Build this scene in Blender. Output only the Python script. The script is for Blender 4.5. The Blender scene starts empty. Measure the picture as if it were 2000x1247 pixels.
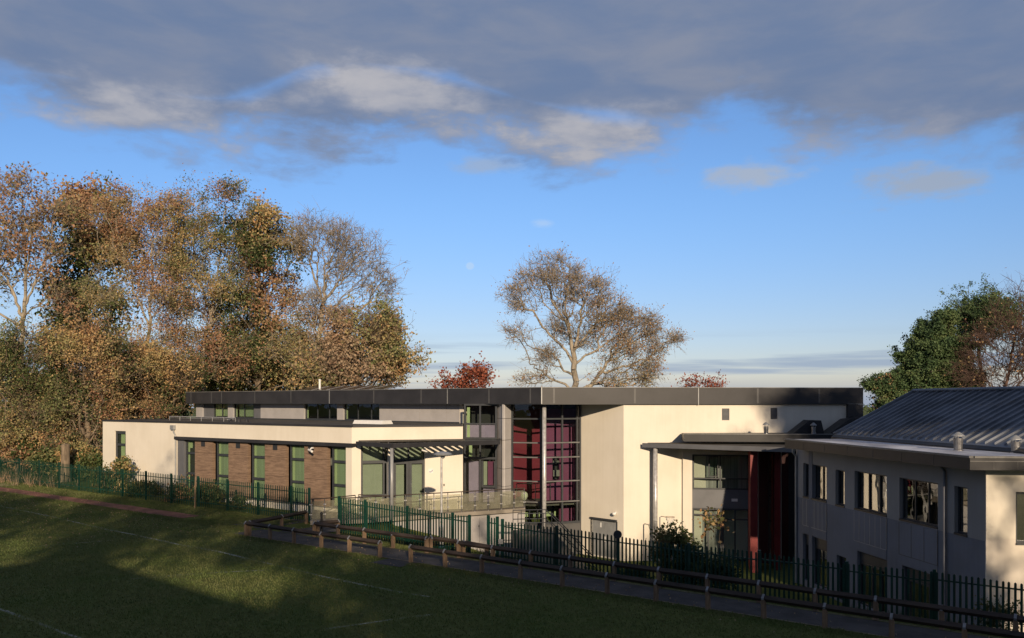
import bpy, math, random
import numpy as np
from mathutils import Vector
# ------------------------------------------------------------------ camera, sky, sun
CZ = 9.0                       # camera height above the lower yard
F = 1667.0                     # focal length in photo pixels (2000 wide)
HY = 786.0                     # photo row of eye level
SC = bpy.context.scene
COL = SC.collection
cam_d = bpy.data.cameras.new('camera'); cam = bpy.data.objects.new('camera', cam_d); COL.objects.link(cam)
cam.location = (0, 0, CZ); cam.rotation_euler = (math.radians(90), 0, 0)
cam_d.sensor_width = 36.0; cam_d.lens = 36.0*F/2000.0; cam_d.shift_y = (HY-623.5)/2000.0
cam_d.clip_start = 0.2; cam_d.clip_end = 12000
SC.camera = cam
SC.view_settings.view_transform = 'Standard'; SC.view_settings.look = 'None'
SC.view_settings.gamma = 1.0; SC.view_settings.exposure = 0.0
SUN_AZ, SUN_EL = math.radians(10.0), math.radians(16.0)   # azimuth: from straight behind the camera towards its right
SUN_V = Vector((math.sin(SUN_AZ)*math.cos(SUN_EL), -math.cos(SUN_AZ)*math.cos(SUN_EL), math.sin(SUN_EL)))
sd = bpy.data.lights.new('sun', 'SUN'); sd.energy = 4.9; sd.angle = math.radians(0.55); sd.color = (1.0, 0.79, 0.55)
so = bpy.data.objects.new('sun', sd); COL.objects.link(so)
so.rotation_euler = (-SUN_V).to_track_quat('-Z', 'Y').to_euler()
so.location = (0, -20, 40)

class NT:
    """small helper round a node tree"""
    def __init__(s, tree): s.t = tree; s.n = tree.nodes; s.l = tree.links
    def new(s, kind, **kw):
        n = s.n.new(kind)
        for k, v in kw.items():
            if k.startswith('i_'): n.inputs[k[2:].replace('_', ' ')].default_value = v
            else: setattr(n, k, v)
        return n
    def link(s, a, b): s.l.new(a, b)
    def math(s, op, a, b=None, c=None, clamp=False):
        n = s.n.new('ShaderNodeMath'); n.operation = op; n.use_clamp = clamp
        for i, v in enumerate((a, b, c)):
            if v is None: continue
            if isinstance(v, (int, float)): n.inputs[i].default_value = v
            else: s.l.new(v, n.inputs[i])
        return n.outputs[0]
    def mixc(s, f, a, b):
        n = s.n.new('ShaderNodeMix'); n.data_type = 'RGBA'
        for sock, v in ((n.inputs[0], f), (n.inputs[6], a), (n.inputs[7], b)):
            if isinstance(v, (int, float)): sock.default_value = v
            elif isinstance(v, tuple): sock.default_value = v if len(v) == 4 else (*v, 1)
            else: s.l.new(v, sock)
        return n.outputs[2]
    def smooth(s, v, lo, hi):
        n = s.n.new('ShaderNodeMapRange'); n.interpolation_type = 'SMOOTHSTEP'
        s.l.new(v, n.inputs[0]); n.inputs[1].default_value = lo; n.inputs[2].default_value = hi
        return n.outputs[0]
    def noise(s, vec, scale, detail=4, rough=0.5, dist=0.0, dim='3D'):
        n = s.n.new('ShaderNodeTexNoise'); n.inputs['Scale'].default_value = scale
        n.inputs['Detail'].default_value = detail; n.inputs['Roughness'].default_value = rough
        n.inputs['Distortion'].default_value = dist
        if vec is not None: s.l.new(vec, n.inputs['Vector'])
        return n.outputs['Fac']
    def xyz(s, x, y, z):
        n = s.n.new('ShaderNodeCombineXYZ')
        for i, v in enumerate((x, y, z)):
            if isinstance(v, (int, float)): n.inputs[i].default_value = v
            else: s.l.new(v, n.inputs[i])
        return n.outputs[0]

def px_dir(x, y):
    xo = (x-1000)/F; return math.atan(xo), math.atan((HY-y)/F/math.sqrt(1+xo*xo))
def make_world():
    w = bpy.data.worlds.new('World'); SC.world = w; w.use_nodes = True
    T = NT(w.node_tree); T.n.clear()
    out = T.new('ShaderNodeOutputWorld'); bg = T.new('ShaderNodeBackground'); bg.inputs[1].default_value = 0.10
    T.link(bg.outputs[0], out.inputs[0])
    sky = T.new('ShaderNodeTexSky', sky_type='NISHITA', sun_disc=False)
    sky.sun_elevation = SUN_EL; sky.sun_rotation = math.pi - SUN_AZ
    sky.altitude = 100; sky.air_density = 1.0; sky.dust_density = 0.4; sky.ozone_density = 2.2
    tc = T.new('ShaderNodeTexCoord'); sp = T.new('ShaderNodeSeparateXYZ'); T.link(tc.outputs['Generated'], sp.inputs[0])
    x, y, z = sp.outputs
    az = T.math('ARCTAN2', x, y)                       # radians right of +Y
    el = T.math('ARCSINE', z)
    skyc = T.mixc(1.0, (1,1,1), sky.outputs[0])
    hv = T.new('ShaderNodeVectorMath', operation='MULTIPLY'); T.link(sky.outputs[0], hv.inputs[0])
    T.link(T.mixc(T.smooth(el, .02, .26), (.93, .89, 1.13), (.95, 1.17, 1.52)), hv.inputs[1])
    skyc = hv.outputs[0]
    # a cooler pale band lies low over the far land
    p1 = T.xyz(T.math('MULTIPLY', az, 2.1), T.math('MULTIPLY', el, 6.5), 0.37)
    n1 = T.noise(p1, 1.9, 5, 0.5, 0.2)
    p2 = T.xyz(T.math('MULTIPLY', az, 4.0), T.math('MULTIPLY', el, 9.5), 4.1)
    n2 = T.noise(p2, 2.5, 8, 0.60, 0.12)
    n3 = T.noise(p2, 0.8, 3, 0.5, 0.2)
    # cloud deck: the height of its lower edge follows the azimuth; noise frays it
    def curve(pts):
        cr = T.new('ShaderNodeFloatCurve'); mp = cr.mapping; cv = mp.curves[0]
        xs = [(px_dir(x, y)[0]/1.4+.5, px_dir(x, y)[1]) for x, y in pts]
        cv.points[0].location = xs[0]; cv.points[1].location = xs[-1]
        for p in xs[1:-1]: cv.points.new(*p)
        mp.update(); T.link(T.math('ADD', T.math('DIVIDE', az, 1.4), .5), cr.inputs['Value']); return cr.outputs[0]
    lo = curve([(-600, 250), (0, 215), (200, 285), (420, 300), (640, 330), (760, 268), (900, 300), (1080, 345), (1260, 325), (1400, 255), (1560, 275), (1760, 300), (2000, 300), (2600, 320)])
    e = T.math('SUBTRACT', el, lo)
    fr = T.math('ADD', T.math('MULTIPLY', T.math('SUBTRACT', n1, 0.5), 0.10), T.math('MULTIPLY', T.math('SUBTRACT', n2, 0.5), 0.16))
    e = T.math('ADD', e, fr)
    deck = T.smooth(e, -.012, 0.045)
    # pale broken bank that catches the sun, a tilted streak just above the deck's edge
    mid = curve([(-600, 160), (0, 200), (230, 225), (440, 250), (640, 185), (860, 205), (1040, 255), (1230, 285), (1500, 300), (1760, 300), (2000, 310), (2600, 310)])
    bd = T.math('ABSOLUTE', T.math('SUBTRACT', el, mid))
    amp = T.math('SUBTRACT', 1.0, T.math('MULTIPLY', T.smooth(az, .17, .30), .6))
    b = T.math('SUBTRACT', T.math('ADD', T.math('MULTIPLY', n2, 1.3), T.math('MULTIPLY', n3, 0.45)), T.math('MULTIPLY', bd, 12.0))
    bank = T.math('MULTIPLY', T.smooth(b, 0.32, 0.92), amp)
    # blue rifts along the top of that bank
    rift_c = T.math('ADD', mid, .030)
    rd = T.math('ABSOLUTE', T.math('SUBTRACT', el, rift_c))
    rf = T.math('SUBTRACT', T.math('MULTIPLY', T.noise(T.xyz(T.math('MULTIPLY', az, 4.0), T.math('MULTIPLY', el, 9.0), 8.3), 2.0, 4, 0.5, 0.3), 1.5), T.math('MULTIPLY', rd, 28.0))
    rift = T.math('MULTIPLY', T.smooth(rf, 0.50, 0.98), T.math('SUBTRACT', 1.0, T.smooth(az, .12, .22)))
    deck = T.math('MULTIPLY', deck, T.math('SUBTRACT', 1.0, T.math('MULTIPLY', rift, .6)))
    # low thin strips near the horizon
    p4 = T.xyz(T.math('MULTIPLY', az, 1.6), T.math('MULTIPLY', el, 34.0), 1.7)
    n4 = T.noise(p4, 1.5, 5, 0.5, 0.2)
    lw = T.math('MULTIPLY', T.math('SUBTRACT', 1.0, T.smooth(el, 0.045, 0.085)), T.smooth(n4, 0.46, 0.60))
    lowbank = T.math('SUBTRACT', 1.0, T.smooth(T.math('ADD', el, T.math('MULTIPLY', n4, 0.02)), 0.012, 0.04))
    low = T.math('MULTIPLY', T.math('MAXIMUM', lw, lowbank), 0.75)
    # tones
    tn = T.noise(p1, 3.4, 5, 0.55, 0.3)
    dark = T.mixc(T.smooth(tn, 0.30, 0.80), CLOUD_A, CLOUD_B)
    light = T.mixc(T.smooth(n2, 0.30, 0.66), CLOUD_B, CLOUD_C)
    edge = T.math('MULTIPLY', T.smooth(el, 0.42, 0.27), 1.0)
    c = T.mixc(low, skyc, CLOUD_L)
    dk = T.mixc(T.math('MULTIPLY', bank, T.math('ADD', .55, T.math('MULTIPLY', T.smooth(tn, .35, .65), .35))), dark, light)
    c = T.mixc(T.math('MULTIPLY', deck, 0.96), c, dk)
    c = T.mixc(T.math('MULTIPLY', T.smooth(el, 0.50, 0.9), 0.9), c, (.95, 1.1, 1.5))   # unseen thick cloud overhead, darkened to lower the ambient light
    # few small puffs, one pale wisp and the day moon
    for (pa, pe, ra, re, col, st, hard) in PUFFS:
        dx = T.math('DIVIDE', T.math('SUBTRACT', az, pa), ra); dy = T.math('DIVIDE', T.math('SUBTRACT', el, pe), re)
        r = T.math('SQRT', T.math('ADD', T.math('MULTIPLY', dx, dx), T.math('MULTIPLY', dy, dy)))
        r = T.math('ADD', r, T.math('MULTIPLY', T.math('SUBTRACT', n2, 0.5), 4.2*(1-hard)))
        m = T.math('MULTIPLY', T.math('SUBTRACT', 1.0, T.smooth(r, 0.1+0.6*hard, 1.15)), st)
        c = T.mixc(m, c, col)
    T.link(c, bg.inputs[0])
SKYTINT = (1.0, 1.0, 1.0)
CLOUD_A = (1.55, 2.15, 3.5); CLOUD_B = (2.45, 2.75, 3.6); CLOUD_C = (5.1, 4.95, 5.1); CLOUD_L = (2.9, 3.8, 5.3)
PUFFS = [(*px_dir(1480, 335), .072, .014, (4.3, 4.6, 5.1), .75, 0), (*px_dir(1800, 358), .062, .019, (3.7, 4.0, 4.5), .75, 0),
         (*px_dir(960, 322), .04, .012, (3.7, 4.3, 5.2), .6, 0), (*px_dir(1062, 437), .016, .006, (5.2, 6.6, 8.6), .45, .2),
         (*px_dir(918, 520), .0050, .0045, (5.2, 6.8, 8.8), .55, 1)]
make_world()

# ------------------------------------------------------------------ tagging
def tag(o, label=None, cat=None, group=None, kind=None):
    if label: o['label'] = label
    if cat: o['category'] = cat
    if group: o['group'] = group
    if kind: o['kind'] = kind
    return o
def empty(name, loc, label, cat, group=None):
    o = bpy.data.objects.new(name, None); COL.objects.link(o); o.location = loc; o.empty_display_size = 0.3
    return tag(o, label, cat, group)

# ------------------------------------------------------------------ materials
def mat_base(name):
    m = bpy.data.materials.new(name); m.use_nodes = True
    T = NT(m.node_tree); b = T.n['Principled BSDF']
    return m, T, b
def obj_co(T):
    return T.new('ShaderNodeTexCoord').outputs['Object']
def geo_pos(T):
    return T.new('ShaderNodeNewGeometry').outputs['Position']
def mat(name, col, rough=0.6, metal=0.0, var=0.12, scale=2.0, bump=0.0, bscale=40.0, col2=None, stretch=(1,1,1), spec=0.5, detail=5):
    m, T, b = mat_base(name)
    p = geo_pos(T); mp = T.new('ShaderNodeMapping'); mp.inputs['Scale'].default_value = stretch; T.link(p, mp.inputs[0])
    n = T.noise(mp.outputs[0], scale, detail, 0.6)
    c2 = col2 or tuple(max(0, c*(1-var*2)) for c in col)
    c = T.mixc(T.smooth(n, 0.3, 0.7), c2, tuple(min(1, k*(1+(0 if col2 else var*.5))) for k in col))
    T.link(c, b.inputs['Base Color'])
    b.inputs['Roughness'].default_value = rough; b.inputs['Metallic'].default_value = metal
    b.inputs['Specular IOR Level'].default_value = spec
    if bump:
        n2 = T.noise(mp.outputs[0], bscale, 4, 0.6)
        bp = T.new('ShaderNodeBump'); bp.inputs['Strength'].default_value = bump; bp.inputs['Distance'].default_value = 0.02
        T.link(n2, bp.inputs['Height']); T.link(bp.outputs[0], b.inputs['Normal'])
    return m
def mat_render(name, col, streak=0.10):
    """painted render: faint blotches and faint vertical rain streaks, fine grain bump"""
    m, T, b = mat_base(name)
    p = geo_pos(T)
    mp = T.new('ShaderNodeMapping'); mp.inputs['Scale'].default_value = (3.5, 3.5, 0.22); T.link(p, mp.inputs[0])
    n = T.noise(mp.outputs[0], 1.6, 5, 0.6); n0 = T.noise(p, 0.35, 4, 0.55)
    f = T.math('ADD', T.math('MULTIPLY', n, 0.22), T.math('MULTIPLY', n0, 0.78))
    c = T.mixc(T.smooth(f, 0.34, 0.62), tuple(k*(1-streak*s) for k, s in zip(col, (1, 1.1, 1.3))), col)
    T.link(c, b.inputs['Base Color']); b.inputs['Roughness'].default_value = 0.85; b.inputs['Specular IOR Level'].default_value = 0.25
    bp = T.new('ShaderNodeBump'); bp.inputs['Strength'].default_value = 0.25; bp.inputs['Distance'].default_value = 0.01
    T.link(T.noise(p, 30, 3, 0.6), bp.inputs['Height']); T.link(bp.outputs[0], b.inputs['Normal'])
    return m
def mat_glass(name, tint=(.82, .86, .84), f0=0.045, rough=0.0, wav=0.02):
    m = bpy.data.materials.new(name); m.use_nodes = True; T = NT(m.node_tree); T.n.clear()
    o = T.new('ShaderNodeOutputMaterial'); mx = T.new('ShaderNodeMixShader')
    tr = T.new('ShaderNodeBsdfTransparent'); tr.inputs[0].default_value = (*tint, 1)
    gl = T.new('ShaderNodeBsdfGlossy'); gl.inputs['Roughness'].default_value = rough; gl.inputs[0].default_value = (.95, .95, .95, 1)
    bp = T.new('ShaderNodeBump'); bp.inputs['Strength'].default_value = wav; bp.inputs['Distance'].default_value = 0.3
    T.link(T.noise(geo_pos(T), 0.9, 2, 0.5), bp.inputs['Height']); T.link(bp.outputs[0], gl.inputs['Normal'])
    g_ = T.new('ShaderNodeNewGeometry'); dt = T.new('ShaderNodeVectorMath', operation='DOT_PRODUCT'); T.link(g_.outputs['Incoming'], dt.inputs[0]); T.link(g_.outputs['Normal'], dt.inputs[1])
    k5 = T.math('POWER', T.math('SUBTRACT', 1.0, T.math('ABSOLUTE', dt.outputs['Value']), clamp=True), 5.0)   # Schlick, same from either side
    f = T.math('ADD', T.math('MULTIPLY', k5, 1-f0), f0, clamp=True)
    T.link(f, mx.inputs[0]); T.link(tr.outputs[0], mx.inputs[1]); T.link(gl.outputs[0], mx.inputs[2]); T.link(mx.outputs[0], o.inputs[0])
    return m
def mat_frosty(name):
    """dusty glass panel: mostly clear, partly a matt film"""
    m = bpy.data.materials.new(name); m.use_nodes = True; T = NT(m.node_tree); T.n.clear()
    o = T.new('ShaderNodeOutputMaterial'); mx = T.new('ShaderNodeMixShader'); mx2 = T.new('ShaderNodeMixShader')
    tr = T.new('ShaderNodeBsdfTransparent'); tr.inputs[0].default_value = (.87, .88, .83, 1)
    df = T.new('ShaderNodeBsdfDiffuse'); df.inputs[0].default_value = (.55, .53, .42, 1)
    gl = T.new('ShaderNodeBsdfGlossy'); gl.inputs['Roughness'].default_value = 0.08
    p = geo_pos(T); n = T.noise(p, 2.2, 5, 0.65)
    T.link(T.math('ADD', T.math('MULTIPLY', T.smooth(n, 0.3, 0.7), 0.10), .10), mx.inputs[0])
    T.link(tr.outputs[0], mx.inputs[1]); T.link(df.outputs[0], mx.inputs[2])
    mx2.inputs[0].default_value = 0.06; T.link(mx.outputs[0], mx2.inputs[1]); T.link(gl.outputs[0], mx2.inputs[2])
    T.link(mx2.outputs[0], o.inputs[0]); return m
def mat_wood_clad(name, col, col2, vec=(1, 1, 9)):
    m, T, b = mat_base(name); p = geo_pos(T)
    mp = T.new('ShaderNodeMapping'); mp.inputs['Scale'].default_value = vec; T.link(p, mp.inputs[0])
    n = T.noise(mp.outputs[0], 1.6, 6, 0.65, 0.3); n2 = T.noise(mp.outputs[0], 7, 4, 0.6)
    c = T.mixc(T.smooth(n, 0.32, 0.68), col2, col)
    c = T.mixc(T.math('MULTIPLY', T.smooth(n2, 0.5, 0.75), 0.4), c, tuple(k*1.45 for k in col))
    T.link(c, b.inputs['Base Color']); b.inputs['Roughness'].default_value = 0.75; b.inputs['Specular IOR Level'].default_value = 0.3
    return m
def mat_leaf(name, cols, dark=(.03, .04, .015), trans=0.25, gain=1.22):
    """each leaf (mesh island) takes its own autumn tint; larger patches lean to one tint"""
    m, T, b = mat_base(name)
    g = T.new('ShaderNodeNewGeometry'); p = g.outputs['Position']
    n = T.noise(p, 0.42, 4, 0.6)
    f = T.math('ADD', T.math('MULTIPLY', T.smooth(n, 0.3, 0.7), 0.62), T.math('MULTIPLY', g.outputs['Random Per Island'], 0.38))
    r = T.new('ShaderNodeValToRGB'); T.link(f, r.inputs[0]); e = r.color_ramp.elements
    while len(e) < len(cols): e.new(0.5)
    for i, c in enumerate(cols):
        e[i].position = 0.08+0.84*i/(len(cols)-1); lum = sum(c)/3; e[i].color = (*[min(.7, (k*.84+lum*.16)*gain) for k in c], 1)
    T.link(r.outputs[0], b.inputs['Base Color']); b.inputs['Roughness'].default_value = 0.6; b.inputs['Specular IOR Level'].default_value = 0.25
    out = T.n['Material Output']; mx = T.new('ShaderNodeMixShader'); mx.inputs[0].default_value = trans
    tl = T.new('ShaderNodeBsdfTranslucent'); T.link(r.outputs[0], tl.inputs[0])
    T.link(b.outputs[0], mx.inputs[1]); T.link(tl.outputs[0], mx.inputs[2]); T.link(mx.outputs[0], out.inputs[0])
    return m
def mat_lawn(name):
    m, T, b = mat_base(name); p = geo_pos(T)
    n1 = T.noise(p, 0.16, 5, 0.6); n2 = T.noise(p, 1.7, 6, 0.7)
    mp = T.new('ShaderNodeMapping'); mp.inputs['Scale'].default_value = (1, 1, 1); mp.inputs['Rotation'].default_value = (0, 0, .62)
    T.link(p, mp.inputs[0]); mp2 = T.new('ShaderNodeMapping'); mp2.inputs['Scale'].default_value = (.25, 2.2, 1); T.link(mp.outputs[0], mp2.inputs[0])
    n3 = T.noise(mp2.outputs[0], 0.9, 4, 0.6); n4 = T.noise(p, 26, 3, 0.7)
    c = T.mixc(T.smooth(n1, 0.35, 0.65), (.10, .135, .034), (.135, .155, .046))
    c = T.mixc(T.math('MULTIPLY', T.smooth(n2, 0.45, 0.75), 0.45), c, (.185, .175, .075))
    c = T.mixc(T.math('MULTIPLY', T.smooth(n3, 0.5, 0.72), 0.5), c, (.175, .18, .065))
    c = T.mixc(T.math('MULTIPLY', T.smooth(n4, 0.5, 0.72), 0.55), c, (.045, .07, .018))
    T.link(c, b.inputs['Base Color']); b.inputs['Roughness'].default_value = 0.9; b.inputs['Specular IOR Level'].default_value = 0.1
    bp = T.new('ShaderNodeBump'); bp.inputs['Strength'].default_value = 0.9; bp.inputs['Distance'].default_value = 0.06
    T.link(T.math('ADD', T.noise(p, 14, 5, 0.75), T.math('MULTIPLY', n2, 1.2)), bp.inputs['Height']); T.link(bp.outputs[0], b.inputs['Normal'])
    return m
def mat_chalk(name):
    m, T, b = mat_base(name); p = geo_pos(T)
    out = T.n['Material Output']; mx = T.new('ShaderNodeMixShader'); tr = T.new('ShaderNodeBsdfTransparent')
    n = T.noise(p, 6, 5, 0.8); n2 = T.noise(p, 0.35, 3, 0.5)
    f = T.math('ADD', T.math('MULTIPLY', n, 0.7), T.math('MULTIPLY', n2, 0.5))
    T.link(T.math('MULTIPLY', T.smooth(f, 0.52, 0.78), 0.75), mx.inputs[0]); T.link(tr.outputs[0], mx.inputs[1]); T.link(b.outputs[0], mx.inputs[2])
    T.link(mx.outputs[0], out.inputs[0]); b.inputs['Base Color'].default_value = (.5, .5, .42, 1); b.inputs['Roughness'].default_value = .9
    return m
M = {}
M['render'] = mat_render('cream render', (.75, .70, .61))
M['render2'] = mat_render('darker cream render', (.72, .66, .58))  # slightly darker cream than the main render
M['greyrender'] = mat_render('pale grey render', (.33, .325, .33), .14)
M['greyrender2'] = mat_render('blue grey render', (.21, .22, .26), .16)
M['fascia'] = mat('dark grey metal', (.036, .036, .041), 0.45, 0.0, 0.12, 0.8, spec=.35)
M['fascialip'] = mat('grey flashing', (.17, .17, .17), 0.45, 0.0, 0.15, 2)
M['joint'] = mat('joint strip', (.085, .085, .088), 0.5, 0, .1, 2)
M['frame'] = mat('anthracite frame', (.042, .047, .055), 0.45, 0, .1, 3)
M['greypanel'] = mat('light grey panel', (.40, .385, .385), 0.5, 0, .05, 1.2)
M['midpanel'] = mat('mid grey panel', (.13, .135, .15), 0.5, 0, .08, 1.2)
M['clad'] = mat_wood_clad('timber effect cladding', (.27, .185, .13), (.15, .10, .072))
M['roofing'] = mat('mineral felt', (.085, .078, .07), 0.9, 0, .25, 0.9, .3, 30)
M['rooffrost'] = mat('frosted membrane', (.66, .68, .76), 0.7, 0, .2, 0.55, .2, 20, col2=(.28, .29, .34), stretch=(1, .6, 1))
M['metalroof'] = mat('standing seam metal', (.165, .185, .225), 0.42, .25, .22, 0.7, stretch=(1, 1, 1))
M['steel'] = mat('galvanised steel', (.55, .55, .56), 0.35, .3, .15, 6)
M['flue'] = mat('dull flue steel', (.30, .30, .31), 0.3, .6, .2, 7)
M['zinc'] = mat('dull zinc strap', (.30, .31, .33), 0.5, .2, .2, 9)
M['stainless'] = mat('brushed stainless', (.62, .62, .62), 0.25, .9, .1, 6)
M['greypost'] = mat('grey painted steel', (.33, .34, .35), 0.4, .2, .08, 3)
M['white'] = mat('white plastic', (.78, .78, .76), 0.45, 0, .04, 5)
M['green'] = mat('dark green powder coat', (.007, .050, .035), 0.42, 0, .18, 3)
M['timber'] = mat_wood_clad('weathered timber', (.28, .19, .12), (.15, .10, .065), (2.5, 2.5, .5))
M['timberdark'] = mat_wood_clad('dark weathered rail', (.07, .052, .042), (.035, .027, .024), (.6, .6, 3))
M['tarmac'] = mat('worn tarmac', (.075, .072, .075), 0.9, 0, .22, 1.4, .5, 60)
M['edging'] = mat('stone edging', (.26, .21, .15), 0.9, 0, .3, 4)
M['redpath'] = mat('red gravel', (.27, .115, .082), 0.95, 0, .25, 1.2, .6, 40)
M['sand'] = mat('pale sand', (.52, .40, .27), 0.95, 0, .2, 1.5, .5, 40)
M['paving'] = mat('concrete paving', (.27, .24, .20), 0.85, 0, .2, 1.1, .3, 30)
M['soil'] = mat('yard paving', (.17, .16, .14), 0.9, 0, .3, .8, .4, 30)
M['glass'] = mat_glass('window glass')
M['glassfar'] = mat_glass('window glass reflective', (.5, .55, .55), .30, 0.0, 0.03)
M['frosty'] = mat_frosty('dusty glass')
M['blind'] = mat('green blind', (.36, .44, .28), 0.8, 0, .10, 3, stretch=(3, 3, .05))
M['litgreen'] = mat('sunlit pale green', (.56, .66, .36), 0.8, 0, .04, 2)  # sunlight on the window jambs put into a paler green
M['blindgrey'] = mat('sage blind', (.44, .46, .36), 0.8, 0, .05, 1.5)
M['curtain'] = mat('grey curtain', (.42, .41, .40), 0.85, 0, .25, 2.2, stretch=(5, 5, .1))
M['lilac'] = mat('lilac panel', (.44, .34, .50), 0.5, 0, .05, 2)
M['maroon'] = mat('maroon plaster', (.23, .02, .045), 0.8, 0, .05, 1)
M['plum'] = mat('plum plaster', (.26, .07, .16), 0.8, 0, .05, 1)
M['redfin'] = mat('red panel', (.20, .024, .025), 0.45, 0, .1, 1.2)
M['interior'] = mat('interior plaster', (.28, .27, .25), 0.9, 0, .05, 1)
M['darkint'] = mat('dark interior', (.05, .05, .05), 0.9, 0, .05, 1)  # near-black colour stands in for the shade of unlit rooms
M['ceramic'] = mat('cream globe', (.8, .8, .6), 0.4, 0, .02, 1)
M['bark'] = mat('bark', (.24, .185, .13), 0.95, 0, .3, 3, .6, 12, stretch=(1, 1, .35))
M['barkpale'] = mat('pale bark', (.36, .31, .24), 0.95, 0, .3, 2.5, .6, 12, stretch=(1, 1, .35))
M['barkred'] = mat('red brown bark', (.13, .08, .065), 0.95, 0, .3, 3, .5, 12)
M['redshade'] = mat('red panel in painted shade', (.075, .012, .013), 0.5, 0, .1, 1.2)  # recess shade put into a darker copy of the fin red
M['brick'] = mat('red brick', (.26, .11, .07), 0.9, 0, .2, 2)
M['black'] = mat('black paint', (.02, .02, .022), 0.4, 0, .1, 3)
M['solar'] = mat('solar glass', (.02, .024, .035), 0.2, 0, .1, 3)
M['lawn'] = mat_lawn('lawn')
M['chalk'] = mat_chalk('worn chalk')
M['l_brown'] = mat_leaf('rust leaves', [(.22, .10, .055), (.33, .165, .085), (.38, .21, .10), (.33, .23, .10), (.19, .18, .075)])
M['l_gold'] = mat_leaf('gold leaves', [(.36, .17, .07), (.46, .27, .10), (.46, .31, .12), (.32, .27, .10), (.19, .21, .07)])
M['l_olive'] = mat_leaf('olive leaves', [(.34, .22, .09), (.34, .26, .10), (.24, .23, .085), (.15, .18, .06), (.10, .14, .045)])
M['l_green'] = mat_leaf('ivy and shade leaves', [(.18, .15, .05), (.09, .12, .035), (.045, .08, .02), (.035, .062, .018), (.03, .05, .016)])  # ivy; its dark greens also paint shade gaps in the left crowns
M['l_red'] = mat_leaf('red leaves', [(.33, .06, .03), (.30, .09, .04), (.24, .05, .03), (.20, .10, .03)])
M['l_dry'] = mat_leaf('dry leaves', [(.34, .19, .11), (.38, .25, .14), (.32, .24, .15), (.26, .15, .09)])
M['l_fir'] = mat_leaf('conifer needles', [(.13, .16, .055), (.08, .13, .042), (.05, .095, .035), (.035, .07, .028)], trans=.1)
M['l_bush'] = mat_leaf('shrub leaves', [(.20, .11, .035), (.10, .11, .03), (.06, .095, .025), (.04, .065, .02)])
M['grass'] = mat_leaf('grass blades', [(.085, .135, .028), (.12, .155, .036), (.15, .16, .05), (.065, .105, .022)], trans=.32)

# ------------------------------------------------------------------ mesh building
class MB:
    def __init__(s): s.v = []; s.f = []
    def hexa(s, p):             # 8 points: bottom 4 then top 4, same winding
        b = len(s.v); s.v += [tuple(q) for q in p]
        s.f += [(b, b+3, b+2, b+1), (b+4, b+5, b+6, b+7), (b, b+1, b+5, b+4), (b+1, b+2, b+6, b+5), (b+2, b+3, b+7, b+6), (b+3, b, b+4, b+7)]
        return s
    def prism(s, poly, z0, z1):
        b = len(s.v); n = len(poly)
        if sum(poly[i][0]*poly[(i+1) % n][1]-poly[(i+1) % n][0]*poly[i][1] for i in range(n)) < 0: poly = poly[::-1]
        s.v += [(p[0], p[1], z0+CZ) for p in poly]+[(p[0], p[1], z1+CZ) for p in poly]
        s.f.append(tuple(b+i for i in reversed(range(n)))); s.f.append(tuple(b+n+i for i in range(n)))
        for i in range(n): s.f.append((b+i, b+(i+1) % n, b+n+(i+1) % n, b+n+i))
        return s
    def tube(s, pts, r, seg=8, r1=None, cap=True):
        pts = [Vector(p) for p in pts]; n = len(pts); rs = [r+(r1-r)*i/(n-1) if r1 is not None else r for i in range(n)]
        b = len(s.v)
        for i, p in enumerate(pts):
            d = (pts[min(i+1, n-1)]-pts[max(i-1, 0)]).normalized()
            a = d.cross(Vector((0, 0, 1)) if abs(d.z) < .95 else Vector((1, 0, 0))).normalized(); c = d.cross(a)
            for k in range(seg):
                th = 2*math.pi*k/seg; s.v.append(tuple(p+(a*math.cos(th)+c*math.sin(th))*rs[i]))
        for i in range(n-1):
            for k in range(seg):
                k2 = (k+1) % seg; s.f.append((b+i*seg+k, b+i*seg+k2, b+(i+1)*seg+k2, b+(i+1)*seg+k))
        if cap:
            s.f.append(tuple(b+k for k in reversed(range(seg)))); s.f.append(tuple(b+(n-1)*seg+k for k in range(seg)))
        return s
    def lathe(s, c, prof, seg=16):      # prof: (r, z) relative to c
        b = len(s.v)
        for r, z in prof:
            for k in range(seg):
                th = 2*math.pi*k/seg; s.v.append((c[0]+r*math.cos(th), c[1]+r*math.sin(th), c[2]+z))
        for i in range(len(prof)-1):
            for k in range(seg):
                k2 = (k+1) % seg; s.f.append((b+i*seg+k, b+i*seg+k2, b+(i+1)*seg+k2, b+(i+1)*seg+k))
        s.f.append(tuple(b+k for k in reversed(range(seg)))); s.f.append(tuple(b+(len(prof)-1)*seg+k for k in range(seg)))
        return s
    def build(s, name, m, parent=None, smooth=False, bevel=0):
        me = bpy.data.meshes.new(name); org = Vector((0, 0, 0))
        if parent is not None:
            org = world_org(parent)
        me.from_pydata([(x-org.x, y-org.y, z-org.z) for x, y, z in s.v], [], s.f)
        me.materials.append(m); me.update()
        if smooth:
            for p in me.polygons: p.use_smooth = True
        o = bpy.data.objects.new(name, me); COL.objects.link(o)
        if parent is not None: o.parent = parent
        if bevel:
            bv = o.modifiers.new('bevel', 'BEVEL'); bv.width = bevel; bv.segments = 2; bv.limit_method = 'ANGLE'
        return o
def world_org(o):
    v = Vector(o.location); p = o.parent
    while p is not None: v += Vector(p.location); p = p.parent
    return v
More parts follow.
